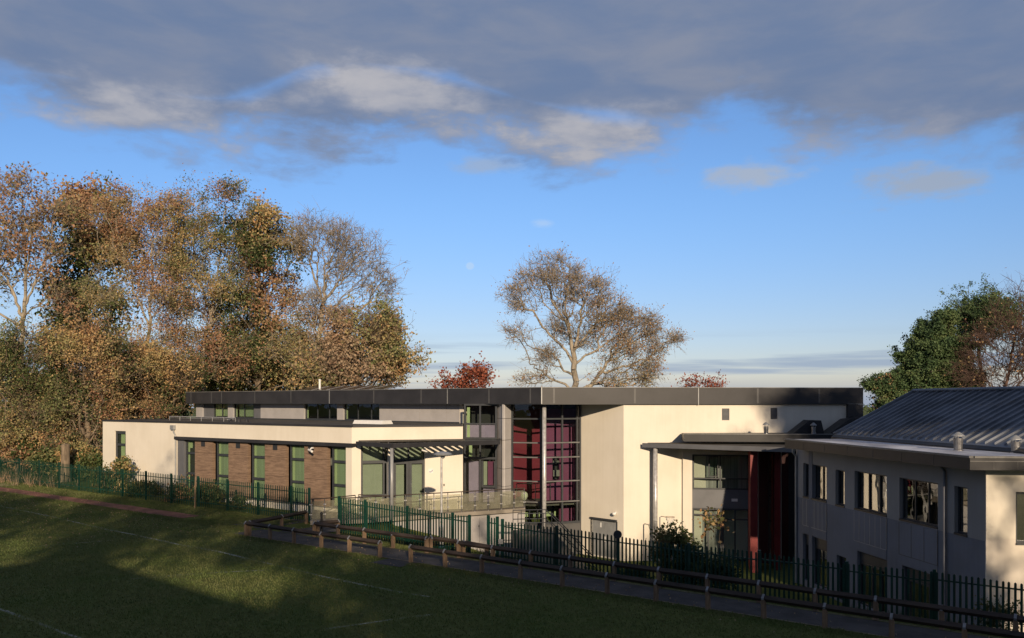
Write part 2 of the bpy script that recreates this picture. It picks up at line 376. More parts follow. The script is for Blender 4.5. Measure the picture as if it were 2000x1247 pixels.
def np_mesh(name, V, Q, m, parent=None):
    """V (n,3), Q (k,4) or (k,3) index array"""
    me = bpy.data.meshes.new(name)
    org = np.array(world_org(parent)) if parent is not None else np.zeros(3)
    V = (V-org).astype(np.float32); k = Q.shape[1]
    me.vertices.add(len(V)); me.vertices.foreach_set('co', V.ravel())
    me.loops.add(Q.size); me.loops.foreach_set('vertex_index', Q.astype(np.int32).ravel())
    me.polygons.add(len(Q)); me.polygons.foreach_set('loop_start', np.arange(0, Q.size, k, dtype=np.int32))
    me.update(calc_edges=True); me.materials.append(m)
    o = bpy.data.objects.new(name, me); COL.objects.link(o)
    if parent is not None: o.parent = parent
    return o
def G2(x, s): return ((x-1000)/s, F/s)             # plan position seen at column x, where one metre spans s pixels
def G3(x, s, z): return ((x-1000)/s, F/s, z+CZ)    # z relative to eye level
class Wall:
    """vertical plane between two plan points, x given as the column it stands at"""
    def __init__(w, xa, sa, xb, sb, push=0.0):
        w.q = (xa, sa, xb, sb); w.A = Vector(G2(xa, sa)); w.B = Vector(G2(xb, sb)); w.d = (w.B-w.A).normalized()
        n = Vector((w.d.y, -w.d.x)); w.n = n if n.dot(-w.A) > 0 else -n
        w.A = w.A+w.n*push; w.B = w.B+w.n*push
    def u(w, x):
        # intersection of the sight line at column x with the plane
        r = Vector(((x-1000)/F, 1.0)); k = w.A.dot(w.n)/r.dot(w.n); return (r*k-w.A).dot(w.d)
    def pu(w, u, off, z): p = w.A+w.d*u+w.n*off; return (p.x, p.y, z+CZ)
    def p(w, x, z, off=0): return w.pu(w.u(x), off, z)
    def boxu(w, mb, u0, u1, z0, z1, o0, o1):
        if o0 > o1: o0, o1 = o1, o0
        mb.hexa([w.pu(u0, o1, z0), w.pu(u1, o1, z0), w.pu(u1, o0, z0), w.pu(u0, o0, z0), w.pu(u0, o1, z1), w.pu(u1, o1, z1), w.pu(u1, o0, z1), w.pu(u0, o0, z1)])
    def box(w, mb, x0, x1, z0, z1, o0, o1): w.boxu(mb, w.u(x0), w.u(x1), z0, z1, o0, o1)
    def holed(w, mb, x0, x1, z0, z1, holes, th=.3, off=0.0):
        xs = sorted({x0, x1, *[h[0] for h in holes], *[h[1] for h in holes]})
        for a, b in zip(xs, xs[1:]):
            hs = sorted([h for h in holes if h[0] <= a and h[1] >= b], key=lambda h: h[2]); z = z0
            for h in hs:
                if h[2] > z: w.box(mb, a, b, z, h[2], off-th, off)
                z = max(z, h[3])
            if z < z1: w.box(mb, a, b, z, z1, off-th, off)
def window(w, parent, x0, x1, z0, z1, off=-.12, trans=(), mull=(), glass='glass', blind=None, bx=None, bz=None, fw=.07, name='window', lab=None, boff=.14, yaw=.065, extra=()):
    """frame (part) with one pane mesh and optional blinds, or dark sheets painted as unlit room, as sub-parts"""
    u0, u1 = w.u(x0), w.u(x1); mb = MB(); d = .08
    w.boxu(mb, u0, u0+fw, z0, z1, off-d, off); w.boxu(mb, u1-fw, u1, z0, z1, off-d, off)
    w.boxu(mb, u0+fw, u1-fw, z0, z0+fw, off-d, off); w.boxu(mb, u0+fw, u1-fw, z1-fw, z1, off-d, off)
    ms = sorted(w.u(x) for x in mull); cells = [u0+fw]+[v for m_ in ms for v in (m_-fw*.45, m_+fw*.45)]+[u1-fw]
    for m_ in ms: w.boxu(mb, m_-fw*.45, m_+fw*.45, z0+fw, z1-fw, off-d, off)
    for t in trans:
        tz, th = t if isinstance(t, tuple) else (t, fw)
        for i in range(0, len(cells), 2): w.boxu(mb, cells[i], cells[i+1], tz-th/2, tz+th/2, off-d, off-.004)
    fr = mb.build(name, M['frame'], parent)
    if lab: fr['label'] = lab
    g = MB()
    if glass == 'glassfar':       # panes yawed on purpose, to steer what they reflect
        for i in range(0, len(cells), 2):
            a_, b_ = cells[i], cells[i+1]; k = (b_-a_)*yaw/2; o = off-d*.5
            g.hexa([w.pu(a_, o-k+.006, z0+fw*.5), w.pu(b_, o+k+.006, z0+fw*.5), w.pu(b_, o+k-.006, z0+fw*.5), w.pu(a_, o-k-.006, z0+fw*.5), w.pu(a_, o-k+.006, z1-fw*.5), w.pu(b_, o+k+.006, z1-fw*.5), w.pu(b_, o+k-.006, z1-fw*.5), w.pu(a_, o-k-.006, z1-fw*.5)])
    else: w.boxu(g, u0+fw*.5, u1-fw*.5, z0+fw*.5, z1-fw*.5, off-d*.5-.006, off-d*.5+.006)
    g.build('pane', M[glass], fr)
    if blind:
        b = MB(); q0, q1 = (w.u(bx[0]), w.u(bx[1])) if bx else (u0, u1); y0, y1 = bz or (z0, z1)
        w.boxu(b, q0, q1, y0, y1, off-d-boff-.01, off-d-boff); b.build('blind', M[blind], fr)  # with the dark interior colour this sheet is painted room shade
    for (ea, eb, ez0, ez1, eoff, em, en) in extra:
        b = MB(); w.box(b, ea, eb, ez0, ez1, eoff-.02, eoff); b.build(en, M[em], fr)
    return fr
# ground levels: t runs along the fence to the right, n away from the camera across it
TD = Vector((.814, -.581)); ND = Vector((.581, .814))
def tn(X, Y): return (X*TD.x+Y*TD.y, X*ND.x+Y*ND.y)
def XY(t, n): return (t*TD.x+n*ND.x, t*TD.y+n*ND.y)
def sm(a, b, v): v = min(1, max(0, (v-a)/(b-a))); return v*v*(3-2*v)
def zg(t, n):
    """ground height relative to eye level"""
    tc_ = min(5, max(-75, t)); z = -6.05-.0094*(tc_+55)
    z -= .5*sm(-38, -12, t)*sm(27.2, 28.9, n)
    yard = sm(-31.5, -27.5, t)*sm(29.6, 32.0+1.5*sm(-14, -26, t), n)
    z += (-8.98-z)*yard
    r = max(0, n-75); z -= 22*sm(0, 250, r)
    return z
def zxy(X, Y): return zg(*tn(X, Y))
def onD(x, D):
    """plan point where the sight line at column x crosses the line n = D"""
    r = Vector(((x-1000)/F, 1.0)); k = D/(r.x*ND.x+r.y*ND.y); return (r.x*k, r.y*k)
def on_ground(x, y):
    s = 40.0
    for _ in range(30):
        X, Y = G2(x, s); s = .5*s+.5*(y-HY)/(-zxy(X, Y))
    return G2(x, s)
# ------------------------------------------------------------------ ground, paths, markings
def ground():
    ts = [-3500, -1200, -500, -250, -160, -120, -100]+[-90+1.25*i for i in range(97)]+[34, 40, 50, 70, 110, 200, 500, 1500, 3500]
    ns = [-600, -200, -80, -40, -20, -5, 5]+[8+2*i for i in range(9)]+[25, 26]+[26.6+.3*i for i in range(32)]+[37+2*i for i in range(8)]+[55, 62, 70, 80, 95, 115, 150, 200, 300, 500, 1000, 2500, 5000]
    V = []; 
    for n in ns:
        for t in ts:
            x, y = XY(t, n); V.append((x, y, zg(t, n)+CZ))
    W = len(ts); Q = [(j*W+i, j*W+i+1, (j+1)*W+i+1, (j+1)*W+i) for j in range(len(ns)-1) for i in range(W-1)]
    o = np_mesh('ground', np.array(V), np.array(Q), M['lawn']); tag(o, kind='structure')
    for p in o.data.polygons: p.use_smooth = True
ground()
def strip(name, m, pts, w, dz, kind='structure'):
    """draped ribbon along plan points"""
    P = []
    for a, b in zip(pts, pts[1:]):
        a, b = Vector(a), Vector(b); k = max(1, int((b-a).length/1.0))
        P += [a+(b-a)*(i/k) for i in range(k)]
    P.append(Vector(pts[-1])); mb = MB(); n = len(P)
    for i, p in enumerate(P):
        d = (P[min(i+1, n-1)]-P[max(i-1, 0)]).normalized(); q = Vector((-d.y, d.x))
        for sgn in (-1, 1): c = p+q*w/2*sgn; mb.v.append((c.x, c.y, zxy(c.x, c.y)+CZ+dz))
    for i in range(n-1): mb.f.append((2*i, 2*i+2, 2*i+3, 2*i+1))
    o = mb.build(name, m); tag(o, kind=kind); return o
def t_of(x, D): return tn(*onD(x, D))[0]
def sheet(name, m, t0, t1, n0, n1, dz, jag=0.0, rnd=None):
    mb = MB(); k = max(1, int((t1-t0)/1.0)); rr = random.Random(5); L = 3
    for i in range(k+1):
        t = t0+(t1-t0)*i/k
        for j in range(L+1):
            n = n0+(n1-n0)*j/L+(rr.uniform(-jag, jag) if j in (0, L) else 0); x, y = XY(t, n); mb.v.append((x, y, zg(t, n)+CZ+dz))
    for i in range(k):
        for j in range(L): b = i*(L+1)+j; mb.f.append((b, b+L+1, b+L+2, b+1))
    return tag(mb.build(name, m), kind='structure')
sheet('path', M['tarmac'], t_of(479, 26), 22, 25.32, 26.95, .012, .02)
sheet('path_edging', M['edging'], t_of(479, 25.2), 22, 25.22, 25.30, .03, .01)
sheet('path_edging', M['edging'], t_of(620, 27), 22, 26.97, 27.03, .03, .01)
sheet('path', M['tarmac'], t_of(484, 28), t_of(490, 28)+1.9, 26.97, 30.4, .014)
sheet('path', M['tarmac'], t_of(745, 24.8), t_of(800, 24.8), 24.15, 25.2, .012, .12)
sheet('path', M['tarmac'], t_of(606, 29), t_of(655, 29), 27.05, 30.6, .014)
sheet('path', M['tarmac'], t_of(897, 28), t_of(948, 28), 27.05, 28.9, .014)
sheet('running_track', M['redpath'], -78, t_of(372, 27.3), 26.7, 27.9, .012, .06)
sheet('sand_patch', M['sand'], -80, t_of(22, 28.8), 28.0, 29.2, .014, .15)
CHALK = []
def chalk(px, w=.10):
    CHALK.append([on_ground(*p) for p in px]); strip('pitch_marking', M['chalk'], [on_ground(*p) for p in px], w, .008)
chalk([(-30, 984), (21, 993), (107, 1011), (200, 1033), (265, 1045.5), (344, 1063), (423, 1077), (500, 1095.7), (532, 1102.8), (636, 1128), (720, 1145), (790, 1158.8), (840, 1166)], .14)
chalk([(222, 1133), (305, 1128), (358, 1122.6), (459, 1117), (524, 1114)], .09)
chalk([(-40, 1180), (11, 1194), (136, 1241), (200, 1262)], .12)
chalk([(636, 1229), (720, 1217.6), (770, 1210), (850, 1200)], .09)
chalk([(0, 1075), (90, 1066), (220, 1056)], .07)

# ------------------------------------------------------------------ school building (wing + hall + link)
sch = empty('school_building', G3(688, 36.2, -6.3), 'cream flat roofed school with a tall maroon foyer under a dark grey roof band', 'school building')
WG = Wall(200.8, 27.5, 687, 36.2)         # long wing front
RT = Wall(687, 36.2, 904, 34.7)           # its return beside the entrance
WZ0, WZT = -6.6, -1.36
def P2(*a): return G2(*a)
recess = [(345, 675.5, -5.8, -2.41)]
mb = MB()
WG.holed(mb, 200.8, 686.999, WZ0, WZT, [(223.5, 245.5, -5.8, -2.0), *recess], .35)
wv = mb.build('wall', M['render'], sch)
mb = MB()   # return wall, openings for the screen and the doors
RT.holed(mb, 687.05, 904, -6.25, WZT, [(705, 758, -6.25, -2.2), (768, 830, -6.25, -2.2)], .35, 0)
mb.build('wall', M['render'], sch)
# far end and back of the wing, hidden sides close the volume
C0 = Vector(G2(200.8, 27.5)); C1 = Vector(G2(687, 36.2)); R1 = Vector(G2(904, 34.7))
endn = ND*9.6
def vwall(p, q, z0, z1, th, name, m, par, side=1):
    p, q = Vector(p), Vector(q); d = (q-p).normalized(); n = Vector((-d.y, d.x))*side
    mb = MB(); mb.hexa([(*(p), z0+CZ), (*(q), z0+CZ), (*(q+n*th), z0+CZ), (*(p+n*th), z0+CZ), (*(p), z1+CZ), (*(q), z1+CZ), (*(q+n*th), z1+CZ), (*(p+n*th), z1+CZ)])
    return mb.build(name, m, par)
e0 = C0+ND*.36
vwall(e0, C0+endn, WZ0, WZT, .3, 'wall', M['render'], sch, -1)
# flat roof and its parapet cap
U1 = Wall(363, 23.25, 1058, 34.30)         # upper hall wall under the roof band (0.5 m behind it)
def onW(w, x): q = w.p(x, 0); return Vector((q[0], q[1]))
ul, ur = onW(U1, 383), onW(U1, 905)
mb = MB(); mb.prism([tuple(C0+ND*.3), tuple(C1+(C0-C1).normalized()*.0+ND*.35), tuple(R1+Vector((-.1, .35))), tuple(ur), tuple(ul), tuple(C0+endn)], -1.7, -1.31)
mb.build('flat_roof', M['roofing'], sch)
mb = MB(); WG.boxu(mb, -.06, (C1-C0).length+.04, -1.355, -1.245, -.38, .05); RT.boxu(mb, .05, (R1-C1).length-.01, -1.353, -1.247, -.38, .05)
p, q = C0+ND*.38, C0+endn; mb.hexa([(*(p-TD*.05), -1.354+CZ), (*(q-TD*.05), -1.354+CZ), (*(q+TD*.3), -1.354+CZ), (*(p+TD*.3), -1.354+CZ), (*(p-TD*.05), -1.244+CZ), (*(q-TD*.05), -1.244+CZ), (*(q+TD*.3), -1.244+CZ), (*(p+TD*.3), -1.244+CZ)])
mb.build('parapet_cap', M['fascia'], sch)
# header band over the recess, running on round the corner
mb = MB(); WG.box(mb, 344, 686.9, -2.41, -2.22, .002, .16); WG.boxu(mb, (C1-C0).length-.02, (C1-C0).length+.16, -2.405, -2.225, -.5, .155); mb.build('header_band', M['fascia'], sch)
mb = MB(); WG.box(mb, 345.2, 675.3, -2.55, -2.412, -.34, -.28); mb.build('header_soffit', M['frame'], sch)
# recess: grey flank, clad piers, windows
mb = MB(); WG.box(mb, 345.3, 357.5, -5.8, -2.415, -.34, -.06); mb.build('flank_panel', M['midpanel'], sch)
for (a, b, rv) in ((378, 412, 418), (443.5, 481, 487), (514.5, 555, 561.5), (591.5, 636.5, 643.5)):
    mb = MB(); o = WG
    u0, u1 = WG.u(a)+.0, WG.u(b); WG.boxu(mb, u0, u1, -5.8, -4.32, -.33, -.10); WG.boxu(mb, u0, u1, -4.306, -3.2, -.33, -.10); WG.boxu(mb, u0, u1, -3.187, -2.415, -.33, -.10)
    pier = mb.build('cladding_panel', M['clad'], sch)
    v = MB(); m_ = (a+b)/2+ (0 if a < 590 else -10)
    if a == 378: m_ = 394
    um = WG.u(m_); WG.boxu(v, um-.2, um+.2, -2.80, -2.45, -.098, -.085); vent = v.build('vent', M['fascia'], pier)
    v = MB()
    for k in range(6): WG.boxu(v, um-.17, um+.17, -2.775+k*.055, -2.755+k*.055, -.084, -.07)
    v.build('louvre', M['frame'], vent) if False else v.build('louvre', M['frame'], pier)
for i, (a, b) in enumerate(((358, 378), (418, 443.5), (487, 514.5), (561.5, 591.5), (643.5, 675.3))):
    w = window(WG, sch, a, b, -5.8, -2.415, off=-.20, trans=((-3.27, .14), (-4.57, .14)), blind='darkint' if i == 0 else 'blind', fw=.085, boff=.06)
    g = MB(); u0 = WG.u(a)+.08; WG.boxu(g, u0, u0+.17, -5.75, -2.5, -.33, -.315); g.build('lit_strip', M['litgreen'], w)  # sunlit jamb painted as a pale strip behind the pane
    if i == 0:
        g = MB(); WG.boxu(g, u0+.18, u0+.45, -2.95, -2.6, -.33, -.318); g.build('lit_strip', M['litgreen'], w)
w = window(WG, sch, 223.5, 245.5, -5.8, -2.0, off=-.1, trans=((-2.95, .16),), blind='darkint', fw=.2, boff=.06)
g = MB(); WG.box(g, 231, 238.5, -5.7, -2.2, -.23, -.215); g.build('lit_strip', M['litgreen'], w)
mb = MB(); WG.box(mb, 346, 675, -5.83, -5.79, -.2, .03); mb.build('window_sill', M['fascialip'], sch)
# rainwater hopper and pipe, cameras, sign
mb = MB(); WG.box(mb, 337, 343.5, -1.78, -1.5, .01, .2); q = WG.p(341.5, 0, .1)
mb.tube([(q[0], q[1], CZ-1.78), (q[0], q[1], CZ-1.95), (q[0]+.12, q[1]-.05, CZ-2.1), (q[0]+.16, q[1]-.07, CZ-2.25), (q[0]+.16, q[1]-.07, CZ-6.3)], .045, 8)
mb.build('downpipe', M['greypost'], sch)
def camera_unit(w, x, z, off=.02, dirx=.3):
    q = Vector(w.p(x, z, off)); n = Vector((w.n.x, w.n.y, 0)); d = Vector((w.d.x, w.d.y, 0)); mb = MB()
    mb.tube([q, q+n*.12], .05, 8); mb.tube([q+n*.12, q+n*.2+Vector((0, 0, -.08))], .035, 8)
    a = q+n*.16+Vector((0, 0, -.10)); mb.tube([a-d*.18+n*.0, a+d*dirx+n*.18+Vector((0, 0, -.07))], .062, 10)
    mb.build('security_camera', M['white'], sch)
camera_unit(WG, 616, -2.55, .17, .3); camera_unit(RT, 829, -2.55, .02, .1)

# entrance: screen, doors, canopy
DR = Wall(687, 36.2, 904, 34.7, -.22)
window(DR, sch, 705, 758, -6.02, -2.22, off=0, trans=((-3.27, .16), (-4.42 if 0 else -5.1, .12)), mull=(749.5,), blind='blindgrey', bx=(706, 748), bz=(-6, -2.3), fw=.1, name='entrance_screen')
dw = window(DR, sch, 768, 830, -3.25, -2.22, off=0, mull=(798,), blind='blindgrey', fw=.09, name='door_light')
for (a, b, h) in ((768, 798.5, 794.5), (799, 830, 802.5)):
    d = window(DR, sch, a, b, -6.0, -3.26, off=.01, trans=(), blind='blindgrey', bx=(a+1.5, b-2.5) if a > 790 else (a, b-8), fw=.15, name='entrance_door')
    hm = MB(); q = Vector(DR.p(h, -4.9, .05)); hm.tube([q, q+Vector((0, 0, .42))], .022, 8); hm.build('handle', M['stainless'], d)
    DR.box(hm, h-1.6, h+1.6, -4.95, -4.55, .012, .02)
mb = MB(); DR.box(mb, 758.2, 767.8, -6.0, -2.2, -.1, .2); mb.build('grey_pier', M['fascia'], sch)
sg = MB(); RT.box(sg, 837, 845.5, -3.95, -3.70, .004, .02); sgo = sg.build('wall_sign', M['white'], sch)
sg = MB(); RT.box(sg, 838, 844.5, -3.855, -3.835, .021, .024); RT.box(sg, 838, 842.5, -3.90, -3.885, .021, .024); RT.box(sg, 843.2, 844.6, -3.82, -3.76, .021, .024); sg.build('printed_text', mat('blue print', (.03, .06, .22)), sgo)
sg = MB(); RT.box(sg, 866, 868, -4.68, -4.56, .004, .04); sg.build('keypad', M['black'], sch)
c1, c2, c3 = Vector(G2(696.8, 36.45)), Vector(G2(768, 38.4)), Vector(G2(975.4, 35.3))
w1, w2 = onW(RT, 696), Vector(G2(975.4, 34.2))
can = MB()
def beam(mb, p, q, w, z0, z1):
    p, q = Vector(p), Vector(q); d = (q-p).normalized(); n = Vector((-d.y, d.x))*w/2
    mb.hexa([(*(p-n), z0+CZ), (*(q-n), z0+CZ), (*(q+n), z0+CZ), (*(p+n), z0+CZ), (*(p-n), z1+CZ), (*(q-n), z1+CZ), (*(q+n), z1+CZ), (*(p+n), z1+CZ)])
beam(can, c1, c2-(c2-c1).normalized()*.05, .12, -2.33, -2.10); beam(can, c2+(c1-c2).normalized()*.05, c3, .121, -2.331, -2.099)
beam(can, c3+Vector((0, .1)), Vector(G2(975.4, 33.4)), .12, -2.32, -2.11)
cn = can.build('canopy_frame', M['fascia'], sch)
for k in range(16):       # slats from the frame back to the wall
    f = (k+.5)/16; a = c2.lerp(c3, f) if k > 0 else c2.lerp(c3, .02); 
    a = c2.lerp(c3, f*.985); b = a+Vector((-.60, .80))*6
    # stop at the return wall plane, or at the glazing beyond it
    wl = RT if (a.x < R1.x+1.9) else None
    if wl: t_ = (wl.A-a).dot(wl.n)/Vector((-.60, .80)).dot(wl.n); b = a+Vector((-.60, .80))*(t_-.03)
    else: b = a+Vector((-.60, .80))*3.2
    mb = MB(); beam(mb, a+Vector((0, .07)), b, .15, -2.28, -2.21); mb.build('canopy_slat', M['frame'], sch)
for k in range(4):
    f = (k+.5)/4.2; a = c1.lerp(c2, f); t_ = (RT.A-a).dot(RT.n)/Vector((-.10, 1.0)).dot(RT.n)
    mb = MB(); beam(mb, a+Vector((0, .07)), a+Vector((-.10, 1.0))*(t_-.02), .05, -2.30, -2.15); mb.build('canopy_slat', M['frame'], sch)
mb = MB(); mb.prism([tuple(c1+Vector((0, .1))), tuple(c2+Vector((-.1, 1.9))), tuple(c3+Vector((0, .9))), tuple(w2), tuple(R1+Vector((0, -.02))), tuple(w1+Vector((.05, -.02)))], -2.098, -2.07)
# (thin roof sheet only over the back strip)
mb = MB(); mb.prism([tuple(onW(RT, 700)+RT.n*.5), tuple(onW(RT, 903)+RT.n*.5), tuple(onW(RT, 903)+RT.n*.02), tuple(onW(RT, 700)+RT.n*.02)], -2.14, -2.06)
mb.build('canopy_gutter', M['roofing'], sch)
q = c2+Vector((-.02, .12)); mb = MB(); mb.tube([(q.x-.07, q.y, CZ-6.0), (q.x-.07, q.y, CZ-2.33)], .088, 16); mb.build('canopy_column', M['greypost'], sch, smooth=True)

# upper hall wall with clerestory
uz0, uzt = -1.22, -.09
for (a, b) in ((383, 395), (445, 455), (509, 593.5), (658.3, 670)):
    mb = MB(); U1.box(mb, a, b, uz0, uzt, -.3, 0); mb.build('upper_panel', M['greypanel'], sch)
mb = MB()
for k in range(6):
    a = 741+(898-741)*k/6; b = 741+(898-741)*(k+1)/6-.35
    U1.box(mb, a, b, uz0, uzt, -.3, 0)
mb.build('upper_panel', M['greypanel'], sch)
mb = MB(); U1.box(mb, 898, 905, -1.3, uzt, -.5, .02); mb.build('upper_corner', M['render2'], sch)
mb = MB(); U1.box(mb, 395, 415, uz0, uzt, -.3, -.14); U1.box(mb, 493, 509, uz0, uzt, -.3, -.14); mb.build('upper_dark_panel', M['midpanel'], sch)
mb = MB(); U1.box(mb, 382, 905, -1.32, -1.225, -.3, -.03); mb.build('upper_skirt', M['frame'], sch)
for i, (a, b, ms) in enumerate(((415, 445, (431,)), (455, 493, (474,)), (593.5, 658.3, (617, 640)), (670, 741, (696, 722)))):
    w = window(U1, sch, a, b, uz0, uzt, off=-.14, mull=ms, fw=.06, glass='glass')
    g = MB(); u0 = U1.u(a); U1.boxu(g, u0+.05, u0+.16, uz0+.05, uzt, -.30, -.285); g.build('lit_strip', M['litgreen'], w)
    if i == 0:
        g = MB(); U1.box(g, 416.5, 431, uz0+.1, uzt, -.36, -.35); g.build('blind', M['litgreen'], w); g = MB(); U1.box(g, 431.5, 444, uz0+.1, uzt, -.36, -.35); g.build('blind', M['blind'], w)
    if i == 1:
        g = MB(); U1.box(g, 460, 492, uz0+.1, uzt, -.36, -.35); g.build('blind', M['blind'], w)
# roof band of the hall
F0, F1, F2 = Vector(G2(363, 23.7)), Vector(G2(1058, 35)), Vector(G2(1686, 33.9))
bk = (Vector((.10, 1.0))).normalized()*14
hall_roof = MB(); hall_roof.prism([tuple(F0), tuple(F1), tuple(F2), tuple(F2+bk), tuple(F1+bk), tuple(F0+Vector((7, 10)))], -.085, .80)
hall_roof.build('roof', M['fascia'], sch)
mb = MB(); FL = Wall(363, 23.7, 1058, 35); FR = Wall(1058, 35, 1686, 33.9)
L1 = (F1-F0).length; L2 = (F2-F1).length
FL.boxu(mb, -.04, L1+.0, .80, .845, -.25, .045); FR.boxu(mb, 0.0, L2+.04, .801, .846, -.25, .045)
mb.build('roof_flashing', M['fascialip'], sch)
mb = MB(); FL.boxu(mb, 0, L1, -.12, -.086, -.45, -.02); FR.boxu(mb, 0.02, L2, -.121, -.087, -.45, -.02); mb.build('roof_drip', M['frame'], sch)
mb = MB()
for x in (373, 413, 432.7, 497.7, 568.2, 643.5, 730, 822.5, 874, 955, 1035.7): 
    u = FL.u(x); t = .045 if x not in (643.5, 874) else .03; FL.boxu(mb, u-t, u+t, -.06, .78, .001, .006)
for x in (1082, 1240, 1364, 1480, 1600):
    u = FR.u(x); t = .05 if x != 1364 else .02; FR.boxu(mb, u-t, u+t, -.06, .78, .001, .006)
mb.build('fascia_joint', M['joint'], sch)
mb = MB(); FR.boxu(mb, -.03, .02, -.1, .86, -.03, .03); FR.boxu(mb, FR.u(1364)-.02, FR.u(1364)+.02, -.16, .88, .007, .03); FL.boxu(mb, FL.u(643.5)-.02, FL.u(643.5)+.02, -.1, .9, .007, .03); FL.boxu(mb, FL.u(874)-.015, FL.u(874)+.015, -.1, .86, .007, .03)
mb.build('lightning_conductor', M['greypost'], sch)
# end pier of the roof band
EW = Wall(1218, 34.58, 1655, 33.8)
mb = MB(); FR.box(mb, 1656, 1686, -1.75, -.125, -1.2, 0); FR.box(mb, 1656, 1686, -3, -1.75, -1.2, -.2); mb.build('end_pier', M['fascia'], sch)
# solar panels and flue on the hall roof
for k in range(6):
    p = FL.u(545+28*k); mb = MB(); a = FL.pu(p-1.0, -2.4, .86); b = FL.pu(p+.7, -2.4, .86); c = FL.pu(p+.9, -3.9, 1.17); d = FL.pu(p-.8, -3.9, 1.17)
    up = Vector((0, 0, .05)); mb.hexa([a, b, c, d]+[tuple(Vector(q)+up) for q in (a, b, c, d)])
    e = MB(); e.tube([Vector(b)+up, Vector(c)+up], .012, 6)
    so_ = mb.build('solar_panel', M['solar'], sch); e.build('support', M['steel'], so_)
mb = MB(); q = FL.pu(FL.u(560), -3.0, .8); mb.tube([q, (q[0], q[1], q[2]+.85)], .08, 12); mb.lathe((q[0], q[1], q[2]+.85), [(.11, 0), (.11, .04), (.04, .09)]); mb.build('flue', M['white'], sch)

# tall window bay, pillar, curtain wall
TB = Wall(905, 33.0, 971, 33.3)
lower = dict()
window(TB, sch, 906, 970.5, -2.18, -.09, off=-.02, trans=((-1.27, .08),), mull=(937.5,), blind='darkint', fw=.11, boff=1.6,
       extra=((909, 936, -2.12, -1.31, -.14, 'lilac', 'spandrel'), (939, 968, -2.12, -1.31, -.14, 'lilac', 'spandrel'), (911, 916.5, -2.1, -.3, -.13, 'litgreen', 'lit_strip')))
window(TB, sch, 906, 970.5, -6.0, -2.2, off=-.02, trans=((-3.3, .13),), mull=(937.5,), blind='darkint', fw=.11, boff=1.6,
       extra=((913, 934, -5.9, -3.5, -.30, 'lilac', 'inner_panel'), (950, 968, -4.9, -3.5, -.32, 'plum', 'inner_panel'), (942, 949, -4.9, -3.5, -.30, 'blindgrey', 'inner_panel'), (941, 968, -5.95, -5.1, -.3, 'lilac', 'inner_panel'), (915, 921, -3.2, -2.3, -.13, 'litgreen', 'lit_strip')))
mb = MB(); TB.box(mb, 940.5, 968, -5.02, -4.90, -.03, .03); TB.box(mb, 940.5, 944, -4.9, -3.45, -.03, .03); TB.box(mb, 965, 968, -4.9, -3.45, -.03, .03); mb.build('casement_frame', M['frame'], sch)
# side reveal between return wall end and the bay
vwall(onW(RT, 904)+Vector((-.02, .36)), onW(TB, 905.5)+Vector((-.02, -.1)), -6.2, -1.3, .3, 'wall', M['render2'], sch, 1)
PA, PB = Wall(971.3, 33.1, 983.5, 33.75), Wall(983.5, 33.75, 998, 33.25)
for w, a, b, m in ((PA, 971.4, 983.4, 'greypanel'), (PB, 983.6, 998.3, 'greypanel')):
    mb = MB(); zs = [-6.0, -4.9, -3.87, -2.2, -.95, -.09]
    for z0, z1 in zip(zs, zs[1:]): w.box(mb, a, b, z0+.012, z1-.012, -.1, 0)
    mb.build('pillar_panel', M[m], sch)
mb = MB(); mb.prism([G2(971.6, 33.0), G2(983.4, 33.62), G2(997.5, 33.12), G2(985, 31.5)], -8.9, -.09); mb.build('pillar_core', M['joint'], sch)
GL, GR = Wall(999, 33.2, 1057, 33.6), Wall(1058.5, 33.6, 1134, 33.0)
TZ = (-2.37, -3.22, -4.62, -5.82)
def cwall(w, x0, x1, mull, fz=-7.0):
    u0, u1 = w.u(x0), w.u(x1); mb = MB()
    for u in [u0+.04, u1-.04]+[w.u(m) for m in mull]: w.boxu(mb, u-.05, u+.05, fz, -.09, -.1, .04)
    for z in TZ+(-.97,)*(1 if w is GR else 1): w.boxu(mb, u0, u1, z-.045, z+.045, -.08, .03)
    w.boxu(mb, u0, u1, fz-.12, fz, -.1, .05)
    fr = mb.build('curtain_wall', M['frame'], sch); g = MB(); w.boxu(g, u0, u1, fz, -.09, -.03, -.018); g.build('pane', M['glass'], fr)
    mb = MB(); 
    for z in TZ: w.boxu(mb, u0+.1, u1-.1, z-.03, z+.03, .031, .045)
    mb.build('transom_cap', M['fascialip'], fr)
    mb = MB(); w.boxu(mb, u0, u1, -9.0, fz-.12, -.2, -.0); mb.build('base_panel', M['joint'], fr)
cwall(GL, 999, 1057.5, ()); cwall(GR, 1058.5, 1134.2, (1098, 1127))
q = Vector(G2(1063, 34.45)); mb = MB(); mb.tube([(q.x, q.y, CZ-8.9), (q.x, q.y, CZ-.09)], .115, 20); mb.build('roof_column', M['steel'], sch, smooth=True)
# foyer inside
IW = Wall(985, 29.6, 1150, 29.2); IR = Wall(1128.5, 32.4, 1127.5, 29.3)
mb = MB(); Wall(980, 31.6, 1068, 31.4).box(mb, 980, 1068, -6.0, -.12, -.2, 0); mb.build('foyer_wall', M['maroon'], sch)
mb = MB(); w = Wall(1060, 32.3, 1140, 31.8); w.box(mb, 1067, 1079, -5.95, -.12, -.2, 0); w.box(mb, 1079, 1093, -5.95, -4.72, -.2, 0); w.box(mb, 1079, 1093, -3.33, -.12, -.2, 0); w.box(mb, 1093, 1148, -9, -.12, -.2, 0); mb.build('foyer_wall', M['plum'], sch)
mb = MB(); w.box(mb, 1079, 1093, -4.72, -3.33, -.5, -.4); mb.build('foyer_opening', M['darkint'], sch)
mb = MB()
for k in range(5): w.box(mb, 1079.8+k*2.6, 1081.4+k*2.6, -3.72, -3.55, .03, .04)
